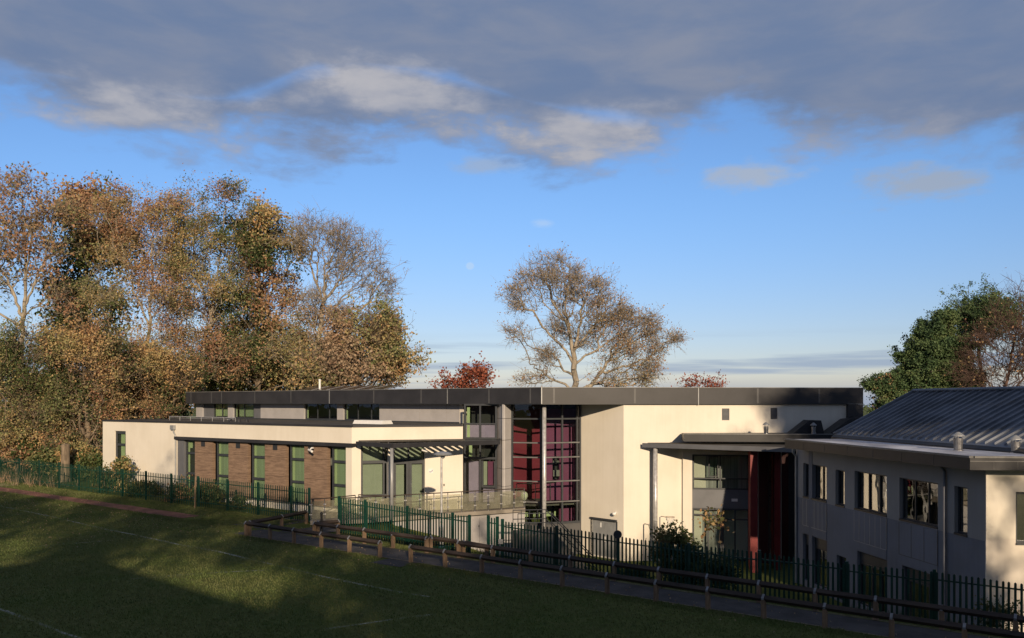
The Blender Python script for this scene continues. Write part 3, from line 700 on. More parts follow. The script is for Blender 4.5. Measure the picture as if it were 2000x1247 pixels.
w.box(mb, 1080, 1092.5, -4.5, -4.12, .03, .04); mb.build('display_card', M['interior'], sch)
mb = MB(); mb.prism([G2(995, 33.0), G2(1056, 33.3), G2(1130, 32.7), G2(1140, 29.6), G2(980, 29.6)], -6.1, -5.98); mb.build('foyer_floor', M['soil'], sch)
mb = MB(); w2_ = Wall(1010, 31.8, 1110, 31.4)
for a, b in ((1024, 1046), (1052, 1060), (1066, 1078), (1082, 1092), (1096, 1106)): w2_.box(mb, a, b, -7.05, -6.4, 0, .05)
mb.build('lower_panel', M['litgreen'], sch)
mb = MB(); mb.prism([G2(990, 32.9), G2(1056, 33.2), G2(1130, 32.7), G2(1140, 29.6), G2(980, 29.6)], -.4, -.15); mb.build('foyer_ceiling', M['darkint'], sch)
mb = MB(); mb.lathe(G3(1024, 32.6, -5.98), [(.02, 0), (.05, .02), (.04, .1), (.16, .2), (.22, .36), (.2, .52), (.1, .62), (.02, .64)], 18); mb.build('globe_lamp', M['ceramic'], sch, smooth=True)
# wall A (beside the glazing) and wall B (under the right half of the roof band)
WA = Wall(1135, 33.0, 1218, 34.58); WB = Wall(1218, 34.58, 1655, 33.8)
mb = MB(); WA.holed(mb, 1135, 1217.95, -9.0, -.09, [(1155, 1204.5, -8.9, -6.76)], .3, 0); mb.build('wall', M['render'], sch)
mb = MB(); WB.holed(mb, 1218.0, 1655.5, -9.0, -.09, [(1410, 1424.5, -1.03, -.36), (1505, 1518.5, -.97, -.33)], .3, 0); mb.build('wall', M['render'], sch)
mb = MB(); WA.box(mb, 1154, 1205.5, -6.80, -6.70, .01, .10); WA.box(mb, 1153.6, 1155, -8.95, -6.8, -.1, .012); WA.box(mb, 1204.6, 1206, -8.95, -6.8, -.1, .012); dfr = mb.build('door_frame', M['frame'], sch)
mb = MB(); WA.box(mb, 1155.2, 1179.5, -8.9, -6.82, -.12, -.06); WA.box(mb, 1180, 1204.4, -8.9, -6.82, -.12, -.06); d = mb.build('side_door', M['greypost'], sch)
mb = MB(); WA.box(mb, 1171, 1173.5, -7.25, -6.98, -.058, -.05); WA.box(mb, 1178, 1181, -8.05, -7.75, -.058, -.03); mb.build('door_notice', M['white'], d)
for (a, b, z0, z1) in ((1410, 1424.5, -1.03, -.36), (1505, 1518.5, -.97, -.33)):
    mb = MB(); WB.box(mb, a, b, z0, z1, -.12, -.08); v = mb.build('wall_vent', M['frame'], sch); mb = MB()
    for k in range(9): zz = z0+.03+(z1-z0-.06)*k/9; WB.box(mb, a+.8, b-.8, zz, zz+.035, -.078, -.02)
    mb.build('louvre', M['midpanel'], v)
q = Vector(WA.p(1203, -6.3, .0)); n = Vector((WA.n.x, WA.n.y, 0)); mb = MB(); mb.tube([q, q+n*.10], .06, 10); mb.lathe(tuple(q+n*.17+Vector((0, 0, -.08))), [(.05, -.06), (.11, 0), (.12, .07), (.08, .12)], 14); mb.build('dome_camera', M['white'], sch, smooth=True)
# right-hand side and back of the hall
mb = MB(); mb.prism([tuple(onW(WB, 1655)+Vector((0, .3))), tuple(onW(WB, 1684)+Vector((-.1, .4))), tuple(F2+bk*.95), tuple(F2+bk*.95+Vector((-1, 0)))], -9, -.09); mb.build('wall', M['render2'], sch)
bb = F1+bk*.93
vwall(F2+bk*.93, bb, -9, -.09, .3, 'wall', M['interior'], sch, -1); vwall(bb, F0+Vector((6.6, 9.3)), -7, -.09, .3, 'wall', M['interior'], sch, -1)
vwall(onW(U1, 383.5)+Vector((.15, .35)), F0+Vector((6.4, 9.0)), -7, -.09, .3, 'wall', M['interior'], sch, -1)
vwall(onW(U1, 395)+ND*2.2, onW(U1, 895)+ND*2.2, -1.3, -.1, .2, 'inner_wall', M['interior'], sch, 1)

# link: low dark roof block, canopy, glazing and red fins
LW = Wall(1333, 34.5, 1548, 35.2)
mb = MB(); a, b = Vector(G2(1336, 36.0)), Vector(G2(1640, 36.8)); mb.prism([tuple(a), tuple(b), tuple(Vector(G2(1648, 33.95))), tuple(Vector(G2(1331, 34.52)))], -2.13, -1.74); mb.build('link_roof', M['fascia'], sch)
mb = MB(); LF = Wall(1336, 36.0, 1640, 36.8); LF.boxu(mb, -.03, 9.5, -1.74, -1.70, -.2, .04); mb.build('link_flashing', M['fascialip'], sch)
mb = MB(); t1_, t2_ = Vector(G2(1254.8, 34.75)), Vector(G2(1552, 38.7)); mb.prism([tuple(t1_), tuple(t2_), tuple(Vector(G2(1560, 35.2))), tuple(Vector(G2(1333, 34.4)))], -2.52, -2.30)
mb.build('link_canopy', M['fascia'], sch)
CF = Wall(1254.8, 34.75, 1552, 38.7)
mb = MB(); CF.boxu(mb, .0, (t2_-t1_).length, -2.535, -2.29, .002, .03); mb.build('canopy_edge', M['midpanel'], sch)
mb = MB(); mb.prism([tuple(t1_+Vector((.3, .08))), tuple(t2_+Vector((-.2, .2))), tuple(Vector(G2(1556, 35.9))), tuple(Vector(G2(1336, 34.65)))], -2.30, -2.275); mb.build('canopy_covering', M['roofing'], sch)
q = Vector(G2(1280, 34.92)); mb = MB(); mb.tube([(q.x, q.y, CZ-9.0), (q.x, q.y, CZ-2.52)], .125, 20); mb.build('canopy_column', M['steel'], sch, smooth=True)
mb = MB(); vq = [(1334, 34.2), (1334, 34.5)]; LW.holed(mb, 1333.5, 1465, -9.0, -2.52, [(1352, 1464, -9.0, -2.95)], .3, 0); mb.build('wall', M['render'], sch)
LG = (-5.62, -4.93)
lw = window(LW, sch, 1352.5, 1464, -4.93, -2.95, off=-.08, trans=((-4.30, .07),), mull=(1407,), fw=.09, blind='curtain', boff=.35, bx=(1353, 1463))
window(LW, sch, 1384, 1403, -4.2, -3.02, off=-.02, fw=.05, glass='glass', name='opening_light')
mb = MB(); LW.box(mb, 1352.5, 1464, -5.98, -4.935, -.16, -.1); sp_ = mb.build('spandrel', M['midpanel'], sch); mb = MB(); LW.box(mb, 1429.5, 1440.5, -5.12+.0, -4.98, -.098, -.08)
mb = MB(); LW.box(mb, 1429, 1441, -5.28-.3, -5.12-.3, -.098, -.08); mb.build('wall_sign', M['white'], sch)
window(LW, sch, 1352.5, 1410, -8.9, -5.985, off=-.08, trans=((-6.35, .07),), mull=(1383,), fw=.09, blind='curtain', boff=.3)
window(LW, sch, 1411, 1464, -8.9, -5.985, off=-.08, trans=((-6.6, .08),), mull=(1436,), fw=.09, blind='darkint', boff=1.2)
mb = MB(); LW.box(mb, 1352.5, 1560, -9, -2.5, -3.0, -2.8); mb.build('inner_wall', M['darkint'], sch)
for (a, b, s2) in ((1465.5, 1480, 37.1), (1512.5, 1525, 36.6)):
    fa, fb = Vector(G2(a, s2)), Vector(G2(b, s2-.02)); mb = MB(); k = (fb-fa)
    mb.prism([tuple(fa), tuple(fb), tuple(fb+Vector((.5, 2.2))), tuple(fa+Vector((.5, 2.2)))], -9, -2.53); mb.build('red_fin', M['redfin'], sch)
    mb = MB(); LW.box(mb, b+2, b+22, -9, -2.54, -.1, -.02); mb.build('red_panel', M['redshade'], sch)
window(LW, sch, 1500, 1513, -9, -2.54, off=.1, trans=((-4.4, .06), (-5.2, .06), (-6.6, .06)), fw=.04, blind='curtain', boff=.2)
mb = MB(); LW.box(mb, 1540, 1562, -9, -2.54, -.3, .0); mb.build('wall', M['frame'], sch)
# flues and roof boxes on the link roof
def flue(x, s, z, h, r, par, cap=True):
    q = G3(x, s, z); mb = MB(); mb.lathe(q, [(r*1.3, 0), (r*1.25, .04), (r, .06), (r, h*.55), (r*1.1, h*.56), (r*1.1, h)], 18)
    fl = mb.build('flue', M['flue'], par, smooth=False); mb = MB(); mb.lathe((q[0], q[1], q[2]+h+.07), [(r*1.55, 0), (r*1.5, .03), (r*.3, .16)], 18)
    for k in range(3): a = 2.1*k; mb.tube([(q[0]+r*math.cos(a), q[1]+r*math.sin(a), q[2]+h-.02), (q[0]+r*math.cos(a), q[1]+r*math.sin(a), q[2]+h+.09)], .012, 5)
    mb.build('flue_cap', M['greypost'], fl)
flue(1496, 35.6, -1.74, .42, .12, sch); flue(1589, 35.2, -1.74, .38, .11, sch)
mb = MB(); RB = Wall(1540, 34.9, 1620, 34.8)
u0, u1, u2, u3 = (RB.u(x) for x in (1546, 1579, 1601, 1607)); 
mb.hexa([RB.pu(u0, .2, -1.74), RB.pu(u3, .2, -1.74), RB.pu(u3, -.7, -1.74), RB.pu(u0, -.7, -1.74), RB.pu(u1, .2, -1.0), RB.pu(u2, .2, -1.02), RB.pu(u2, -.7, -1.02), RB.pu(u1, -.7, -1.0)])
mb.build('roof_cowl', M['fascia'], sch)
mb = MB(); u0, u1, u3 = (RB.u(x) for x in (1617, 1655, 1690))
mb.hexa([RB.pu(u0, .25, -1.74), RB.pu(u3, .25, -1.74), RB.pu(u3, -.9, -1.74), RB.pu(u0, -.9, -1.74), RB.pu(u1, .25, -.95), RB.pu(u3, .25, -.8), RB.pu(u3, -.9, -.8), RB.pu(u1, -.9, -.95)])
mb.build('roof_cowl', M['fascia'], sch)
# skylight and guard rail on the wing roof
mb = MB(); q = [WG.p(x, -1.31, -4.2) for x in (583, 640)]; a, b = Vector(q[0]), Vector(q[1]); n3 = Vector((ND.x, ND.y, 0))
mb.hexa([a, b, b+n3*1.0, a+n3*1.0]+[v+Vector((0, 0, .22)) for v in (a+n3*.15, b+n3*.15, b+n3*.85, a+n3*.85)]); mb.build('skylight', M['white'], sch)
mb = MB(); zr = -1.245
a = Vector(WG.p(244, zr+.22, -3.4)); b = Vector(WG.p(372, zr+.20, -3.4)); c = Vector(WG.p(381, zr+.1, -2.4)); mb.tube([a, b, c], .022, 6); mb.tube([a-Vector((0, 0, .10)), b-Vector((0, 0, .10))], .012, 6)
for k in range(7): p = a.lerp(b, k/6); mb.tube([p, p-Vector((0, 0, .28))], .014, 6)
mb.build('guard_rail', M['steel'], sch)
for x in (372, 389, 404):
    q = WG.p(x, -1.31, -3.0); mb = MB(); mb.lathe(q, [(.13, 0), (.12, .12), (.09, .2), (.02, .24)], 10); mb.build('roof_vent', M['fascia'], sch)

# ------------------------------------------------------------------ terrace with glass balustrade, stairs
ter = empty('terrace', G3(800, 36, -6.3), 'raised concrete terrace in front of the school entrance doors', 'terrace')
mb = MB(); tp = [G2(606, 38.7), G2(704, 38.2), G2(1004, 34.75), G2(1026, 34.5), G2(1026, 33.62), (G2(999, 33.3)), G2(971, 33.2), G2(906, 33.1), tuple(onW(RT, 903)+RT.n*.01), tuple(onW(RT, 688.5)+RT.n*.01), G2(686, 36.3), G2(610, 34.95)]
mb.prism(tp, -6.2, -6.0); mb.build('slab', M['paving'], ter)
mb = MB(); TW = Wall(760, 37.3, 1004, 34.6); TW.box(mb, 770, 1003, -9, -6.2, -.3, -.06); w = Wall(1004, 34.6, 1026, 34.4); w.box(mb, 1003.5, 1026, -9, -6.2, -.3, -.06); mb.build('retaining_wall', M['greypanel'], ter)
mb = MB(); TW.box(mb, 924, 936.6, -7.75, -6.42, -.055, -.02); TW.box(mb, 937.2, 950, -7.75, -6.42, -.055, -.02); cd = mb.build('cupboard_door', M['greypanel'], ter)
mb = MB(); TW.box(mb, 935, 936.2, -6.9, -6.78, -.018, .0); mb.build('handle', M['frame'], cd)
def balustrade(name, pts, label, n_each, z=-6.0, glass=True, parent=None, h=1.12):
    a = pts[0]; root = empty(name, G3(*pts[0], z), label, 'balustrade')
    P = [Vector(G2(*p)) for p in pts]; rail = MB()
    rail.tube([(p.x, p.y, CZ+z+h) for p in P], .028, 8); rail.build('handrail', M['timberdark'], root)
    for (p, q, k) in zip(P, P[1:], n_each):
        for i in range(k+1):
            if i == k and q is not P[-1]: continue
            c = p.lerp(q, i/k); m_ = MB(); m_.tube([(c.x, c.y, CZ+z), (c.x, c.y, CZ+z+h-.03)], .024, 8)
            m_.lathe((c.x, c.y, CZ+z), [(.06, 0), (.06, .02), (.026, .03)], 10); m_.build('post', M['stainless'], root)
        if glass:
            d = (q-p).normalized(); n = Vector((-d.y, d.x))*.006
            for i in range(k):
                a_, b_ = p.lerp(q, i/k)+d*.06, p.lerp(q, (i+1)/k)-d*.06; g = MB()
                g.hexa([(*(a_-n), CZ+z+.08), (*(b_-n), CZ+z+.08), (*(b_+n), CZ+z+.08), (*(a_+n), CZ+z+.08), (*(a_-n), CZ+z+h-.12), (*(b_-n), CZ+z+h-.12), (*(b_+n), CZ+z+h-.12), (*(a_+n), CZ+z+h-.12)])
                g.build('glass_panel', M['frosty'], root)
            m_ = MB()
            for i in range(k+1):
                c = p.lerp(q, i/k)
                for zz in (.3, .8): m_.hexa([(*(c-d*.07-n*3), CZ+z+zz), (*(c+d*.07-n*3), CZ+z+zz), (*(c+d*.07+n*3), CZ+z+zz), (*(c-d*.07+n*3), CZ+z+zz), (*(c-d*.07-n*3), CZ+z+zz+.06), (*(c+d*.07-n*3), CZ+z+zz+.06), (*(c+d*.07+n*3), CZ+z+zz+.06), (*(c-d*.07+n*3), CZ+z+zz+.06)])
            m_.build('glass_clamp', M['steel'], root)
    return root
balustrade('glass_balustrade', [(662, 38.45), (704, 38.1), (1004, 34.65), (1024, 34.4)], 'long glass balustrade with steel posts edging the entrance terrace', [2, 11, 1])
balustrade('glass_balustrade', [(607, 38.6), (634, 38.4), (694, 37.1)], 'short glass balustrade with clouded panels filling the gap beside the fence end post', [1, 2], z=-6.02)
balustrade('glass_balustrade', [(700, 36.5), (771, 37.2)], 'small inner glass balustrade under the left end of the entrance canopy', [3], h=1.05)
balustrade('foyer_balustrade', [(1009, 32.7), (1046, 32.75), (1075, 32.3), (1120, 31.6)], 'steel posted balustrade inside the maroon foyer behind the tall glass', [1, 1, 2], z=-5.98, glass=False)
st = empty('staircase', G3(1080, 40, -6.4), 'outdoor concrete stair dropping right past the foyer glass with dark metal handrails', 'stairs')
SWp = [(1015, 40.4), (1078, 40), (1172, 39.6)]
mb = MB(); sa, sb = Vector(G2(1078, 40)), Vector(G2(1172, 39.6)); d = (sb-sa)/12; n = Vector((-d.y, d.x)).normalized()
for k in range(12):
    a = sa+d*k; b = a+d*.995; z = -6.42-.21*k; mb.hexa([(*a, CZ-9.0), (*b, CZ-9.0), (*(b+n*1.5), CZ-9.0), (*(a+n*1.5), CZ-9.0), (*a, CZ+z), (*b, CZ+z), (*(b+n*1.5), CZ+z), (*(a+n*1.5), CZ+z)])
l0 = Vector(G2(1012, 40.4)); mb.hexa([(*l0, CZ-9.0), (*sa, CZ-9), (*(sa+n*1.5), CZ-9), (*(l0+n*1.5), CZ-9), (*l0, CZ-6.4), (*sa, CZ-6.4), (*(sa+n*1.5), CZ-6.4), (*(l0+n*1.5), CZ-6.4)])
mb.build('steps', M['paving'], st)
for off in (.05, 1.42):
    mb = MB(); pp = [l0+n*off, sa+n*off, sb+n*off]; zz = [-5.4, -5.42, -7.95]
    for dz in (0, -.45): mb.tube([(p.x, p.y, CZ+z+dz) for p, z in zip(pp, zz)], .024, 8)
    for i in range(9):
        f = i/8*1.0; p = pp[0].lerp(pp[1], f*2) if f < .5 else pp[1].lerp(pp[2], f*2-1); z = zz[0]+(zz[1]-zz[0])*f*2 if f < .5 else zz[1]+(zz[2]-zz[1])*(f*2-1)
        mb.tube([(p.x, p.y, CZ+z), (p.x, p.y, CZ+z-1.0)], .02, 6)
    mb.build('handrail', M['frame'], st)

# ------------------------------------------------------------------ classroom block on the right
cb = empty('classroom_block', G3(1926, 57.9, -9), 'grey rendered two storey block with a ribbed metal roof and frosted flat roof edge', 'school building')
XA = 780.0
def sF(x, c): return c*(x-XA)
cw = .0505
RW = Wall(1555, sF(1555, cw), 1926, sF(1926, cw))
up = [(1568.8, 1614.5, -4.62, -2.98), (1631.8, 1649.6, -4.65, -3.05), (1669, 1732, -4.62, -2.98), (1756.7, 1831.8, -4.62, -2.98), (1864, 1889.5, -4.66, -2.98)]
lo = [(1568, 1615, -8.7, -6.43), (1634, 1652.5, -8.9, -6.9), (1674, 1732.5, -8.7, -6.42), (1762, 1828, -8.7, -6.42)]
mb = MB(); RW.holed(mb, 1555, 1925.9, -4.7, -2.2, [h if h[2] > -4.7 else h for h in up], .35, 0); mb.build('wall', M['greyrender'], cb)
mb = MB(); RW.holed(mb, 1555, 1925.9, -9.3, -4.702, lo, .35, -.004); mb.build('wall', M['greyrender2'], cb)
mull = [(1586, 1602), (), (1691, 1712), (1781, 1807), ()]
for h, m_, yw in zip(up, mull, (.045, .05, .075, .0, .0)):
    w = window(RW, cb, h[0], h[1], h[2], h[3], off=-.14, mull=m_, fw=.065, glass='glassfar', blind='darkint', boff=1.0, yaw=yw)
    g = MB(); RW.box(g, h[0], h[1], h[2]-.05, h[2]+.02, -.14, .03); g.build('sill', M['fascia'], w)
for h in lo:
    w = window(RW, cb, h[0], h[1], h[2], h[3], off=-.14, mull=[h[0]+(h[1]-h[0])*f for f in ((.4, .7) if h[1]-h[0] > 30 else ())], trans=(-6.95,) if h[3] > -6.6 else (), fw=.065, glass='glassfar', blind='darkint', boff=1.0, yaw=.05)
    if h[3] > -6.6:
        g = MB(); RW.box(g, h[0]+1, h[1]-1, -6.9, -6.5, -.17, -.142); g.build('louvre', M['frame'], w)
for (a, b) in ((1568.8, 1614.5), (1669, 1732), (1756.7, 1831.8)):
    mb = MB(); u0, u1 = RW.u(a), RW.u(b); RW.boxu(mb, u0, u1, -6.38, -4.72, 0.0, .018); pn = mb.build('render_panel', M['greyrender2'], cb)
    mb = MB(); k = 6 if a < 1700 else 3
    for i in range(k+1): u = u0+(u1-u0)*i/k; RW.boxu(mb, u-.012, u+.012, -6.0, -4.74, .018, .026)
    RW.boxu(mb, u0, u1, -6.02, -6.0, .0185, .028); mb.build('panel_joint', M['greypost'] if a < 1700 else M['joint'], pn)
for x in (1848.5,):
    mb = MB(); q = Vector(RW.p(x, 0, .08)); mb.tube([(q.x-.05, q.y+.3, CZ-2.25), (q.x, q.y, CZ-2.5), (q.x, q.y, CZ-9)], .05, 8); mb.build('downpipe', M['greyrender2'], cb)
mb = MB(); q = Vector(RW.p(1557, 0, .06)); mb.tube([(q.x-.15, q.y, CZ-2.25), (q.x-.15, q.y, CZ-2.5), (q.x, q.y, CZ-2.7), (q.x, q.y, CZ-9)], .06, 8); mb.build('downpipe', M['greypost'], cb)
# gable end facing the field
gx = 57.9; GW = Wall(1926, 57.9, 2320, 58.9)
mb = MB(); GW.holed(mb, 1926, 2320, -4.6, -2.2, [(1984, 2120, -4.6, -3.02)], .35, 0); mb.build('wall', M['render'], cb)
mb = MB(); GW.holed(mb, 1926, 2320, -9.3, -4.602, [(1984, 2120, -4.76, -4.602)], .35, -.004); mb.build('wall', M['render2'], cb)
w = window(GW, cb, 1984.5, 2119.5, -4.76, -3.02, off=-.12, mull=(2030, 2075), fw=.09, glass='glassfar', blind='darkint', boff=.9); g = MB(); GW.box(g, 1984, 2120, -4.8, -4.74, -.12, .05); g.build('sill', M['frame'], w)
# eaves, flat roof, metal roof
E0, E1 = Vector(G2(1533, 40)), Vector(G2(1894.5, 59.2)); ED = (E1-E0).normalized(); EN = Vector((-ED.y, ED.x)); EN = EN if EN.x > 0 else -EN   # EN points into the block
E2 = Vector(G2(2330, 60.6)); FB = E2+Vector((0, .0))
bkp = E0+EN*12
mb = MB(); mb.prism([tuple(E0), tuple(E1), tuple(E2), tuple(bkp+EN*2)], -2.24, -1.84); mb.build('eaves_band', M['fascia'], cb)
mb = MB(); mb.prism([tuple(E0+EN*.14+ED*.1), tuple(E1+EN*.14-ED*.12), tuple(E2+Vector((-.1, .14))), tuple(bkp+EN*1.8+ED*.1)], -1.838, -1.80); mb.build('flat_roof', M['rooffrost'], cb)
EW1 = Wall(1533, 40, 1894.5, 59.2); EW2 = Wall(1894.5, 59.2, 2330, 60.6); Le = (E1-E0).length
mb = MB(); EW1.boxu(mb, 0, Le, -1.84, -1.775, -.135, .03); EW2.boxu(mb, .14, 6.9, -1.841, -1.776, -.135, .03); EW2.boxu(mb, .0, 6.9, -1.96, -1.935, .001, .02); mb.build('roof_kerb', M['fascialip'], cb)
mb = MB()
for k in range(1, 7): EW1.boxu(mb, Le*k/7-.01, Le*k/7+.01, -2.23, -1.86, .001, .006)
for k in range(1, 7): EW2.boxu(mb, .75*k-.008, .75*k+.008, -2.23, -1.97, .001, .006)
mb.build('eaves_joint', M['joint'], cb)
B0, B1 = Vector(G2(1628, 38.9)), Vector(G2(2000, 55.8)); BD = (B1-B0).normalized(); BN = Vector((-BD.y, BD.x)); BN = BN if BN.x > 0 else -BN
LB = (B1-B0).length+9; run = 4.35; zb, zr_ = -1.62, .52
mb = MB()
def rp(u, v, lift=0):      # u along the base, v up the slope 0..1
    p = B0+BD*u+BN*run*v; return (p.x, p.y, CZ+zb+(zr_-zb)*v+lift)
mb.hexa([rp(0, 0, -.25), rp(LB, 0, -.25), rp(LB, 2, -2.4), rp(0, 2, -2.4), rp(0, 0), rp(LB, 0), rp(LB, 1), rp(0, 1)])
b0 = len(mb.v)
mb.v += [rp(0, 1), rp(LB, 1), rp(LB, 2, -(zr_-zb)*2), rp(0, 2, -(zr_-zb)*2), rp(0, 1, -2.2), rp(LB, 1, -2.2)]
mb.f += [(b0, b0+1, b0+2, b0+3)]
mr = mb.build('metal_roof', M['metalroof'], cb)
mb = MB(); k = int(LB/.52)
for i in range(k+1):
    u = .03+i*.52; hw = .028
    mb.hexa([rp(u-hw, .02), rp(u+hw, .02), rp(u+hw, 1), rp(u-hw, 1), rp(u-hw*.6, .025, .085), rp(u+hw*.6, .025, .085), rp(u+hw*.6, 1, .085), rp(u-hw*.6, 1, .085)])
mb.build('standing_seam', M['metalroof'], mr)
mb = MB(); mb.tube([rp(-.05, 1, .07), rp(LB, 1, .07)], .085, 8); mb.tube([rp(-.02, 0, .04), rp(-.02, 1, .07)], .06, 6)
mb.build('ridge_cap', M['metalroof'], mr)
mb = MB(); mb.hexa([rp(-.0, -.03, -.3), rp(LB, -.03, -.3), rp(LB, .0, -.3), rp(0, 0, -.3), rp(0, -.03, -.06), rp(LB, -.03, -.06), rp(LB, 0, -.02), rp(0, 0, -.02)]); mb.build('upstand', M['fascia'], cb)
q = (B0.lerp(B1, .5)); flue(1871.5, 52.3, -1.82, .48, .15, cb); flue(1983.5, 55.0, -1.82, .42, .14, cb)
# far and hidden sides
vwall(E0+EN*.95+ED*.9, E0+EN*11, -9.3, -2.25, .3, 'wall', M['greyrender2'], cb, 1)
mb = MB(); RW.box(mb, 1556, 1924, -9.2, -2.3, -1.9, -1.7); mb.build('inner_wall', M['darkint'], cb)

# building the photograph is taken from: gable roofed block behind the camera, its shadow lies over the field
vb = empty('brick_building', (-12, -6, CZ-6.3), 'gable roofed brick building behind the camera that shades the near field', 'building')
mb = MB(); yb0, yb1 = -5.0, -16.0
prof = [(-40, 4.0), (-16, 4.3), (-9.6, 5.1), (-.6, 2.25), (9, -.6), (9, -7.0), (-40, -7.0)]
b0 = len(mb.v); mb.v += [(x, yb0, z+CZ) for x, z in prof]+[(x, yb1, z+CZ) for x, z in prof]; n_ = len(prof)
mb.f.append(tuple(range(n_))); mb.f.append(tuple(reversed(range(n_, 2*n_))))
for i in range(n_): mb.f.append((i, n_+i, n_+(i+1) % n_, (i+1) % n_))
mb.build('wall', M['brick'], vb)
# ------------------------------------------------------------------ fences
def fence_run(name, label, cat, D, posts, x0, x1, h=1.75, group=None, lean=0, w=.034, color='green', pitch=.160, endpost=True, hs=None):
    """palisade fence along n = D between columns x0 and x1, a post at each listed column"""
    a = onD(x0, D); root = empty(name, (*a, CZ+zxy(*a)), label, cat, group)
    t0, t1 = tn(*onD(x0, D))[0], tn(*onD(x1, D))[0]
    pts = [tn(*onD(x, D))[0] for x in posts]
    def box(mb, ta, tb, na, nb, za, zb, zc=None, zd=None):
        zc = za if zc is None else zc; zd = zb if zd is None else zd
        P = [XY(ta, na), XY(tb, na), XY(tb, nb), XY(ta, nb)]; Z0 = [za, zc, zc, za]; Z1 = [zb, zd, zd, zb]
        mb.hexa([(*p, z+CZ) for p, z in zip(P, Z0)]+[(*p, z+CZ) for p, z in zip(P, Z1)])
    hh = hs or (lambda t: h)
    for t in pts:
        mb = MB(); g = zg(t, D); box(mb, t-.05, t+.05, D+.0, D+.10, g-.2, g+hh(t)+.05); mb.build('post', M[color], root)
    bounds = [t0]+[t for t in pts if t0 < t < t1]+[t1]; rr = random.Random(int(D*10)+len(posts))
    for ta, tb in zip(bounds, bounds[1:]):
        if tb-ta < .1: continue
        g0, g1 = zg(ta, D), zg(tb, D); mb = MB()
        k = max(1, round((tb-ta)/pitch)); dt = (tb-ta)/k
        for i in range(k):
            t = ta+(i+.5)*dt+rr.uniform(-.008, .008); f = (t-ta)/(tb-ta); g = g0+(g1-g0)*f; H = hh(t)+rr.uniform(-.008, .008); 
            zt = g+H
            box(mb, t-w, t-w*.35, D-.045, D-.03, g+.05, zt-.03, None, zt-.012); box(mb, t-w*.35, t+w*.35, D-.06, D-.045, g+.05, zt, None, zt); box(mb, t+w*.35, t+w, D-.045, D-.03, g+.05, zt-.012, None, zt-.03)
        mb.build('pale_panel', M[color], root)
        for z in (.28, hh(ta)-.27):
            mb = MB(); box(mb, ta+.052, tb-.052, D-.029, D+.012, g0+z, g0+z+.045, g1+z, g1+z+.045); mb.build('rail', M[color], root)
    return root
lp = [193-45*1-40*3-38, 35, 79, 116, 153, 193, 237.7, 283.5, 332.9, 385.4, 442.6, 502.4, 567.4, 602.5]
lp = [-42, -2, 36, 75, 114, 153, 193, 237.7, 283.5, 332.9, 385.4, 442.6, 502.4, 567.4, 602.5]
fence_run('palisade_fence', 'sunlit green palisade fence with shrubs behind it, left of the terrace gap', 'fence', 30.1, lp, -42, 602.5, w=.024, pitch=.185)
fence_run('palisade_fence', 'green palisade fence in front of the glass balustrade, lamp post behind its right part', 'fence', 28.85, [661, 711.6, 794, 882.5, 915.5], 661, 915.5)
fence_run('palisade_gate', 'narrow dark palisade gate leaf standing closed in the fence gap', 'gate', 28.85, [952.5, 970], 952.5, 970, h=1.85)
fence_run('palisade_fence', 'long dark palisade fence in shade, running right past the side door', 'fence', 28.85, [980, 1086, 1205.7, 1344, 1482, 1653, 1825, 2040, 2260], 980, 2260, hs=lambda t: 1.80+.03*math.sin(t))
mb = MB(); p = onD(978, 28.8); g = zxy(*p); mb.hexa([(p[0]-.1, p[1]-.08, CZ+g+.8), (p[0]+.1, p[1]-.08, CZ+g+.8), (p[0]+.1, p[1]-.02, CZ+g+.8), (p[0]-.1, p[1]-.02, CZ+g+.8), (p[0]-.1, p[1]-.08, CZ+g+1.0), (p[0]+.1, p[1]-.08, CZ+g+1.0), (p[0]+.1, p[1]-.02, CZ+g+1.0), (p[0]-.1, p[1]-.02, CZ+g+1.0)])
gl_ = [o for o in bpy.data.objects if o.name.startswith('palisade_gate')][0]; mb.build('lock_box', M['greypost'], gl_)
# round mirror on the third tall post
p = onD(1206, 28.75); g = zxy(*p); mr_ = empty('post_mirror', (*p, CZ+g+1.7), 'round black backed mirror fixed on top of a dark fence post', 'mirror')
mb = MB(); c = Vector((p[0], p[1]-.02, CZ+g+1.86)); mb.tube([c, c+Vector((0, -.05, 0))], .16, 20); mb.tube([c+Vector((0, .04, -.3)), c+Vector((0, .04, .0))], .03, 6); mb.build('disc', M['frame'], mr_)

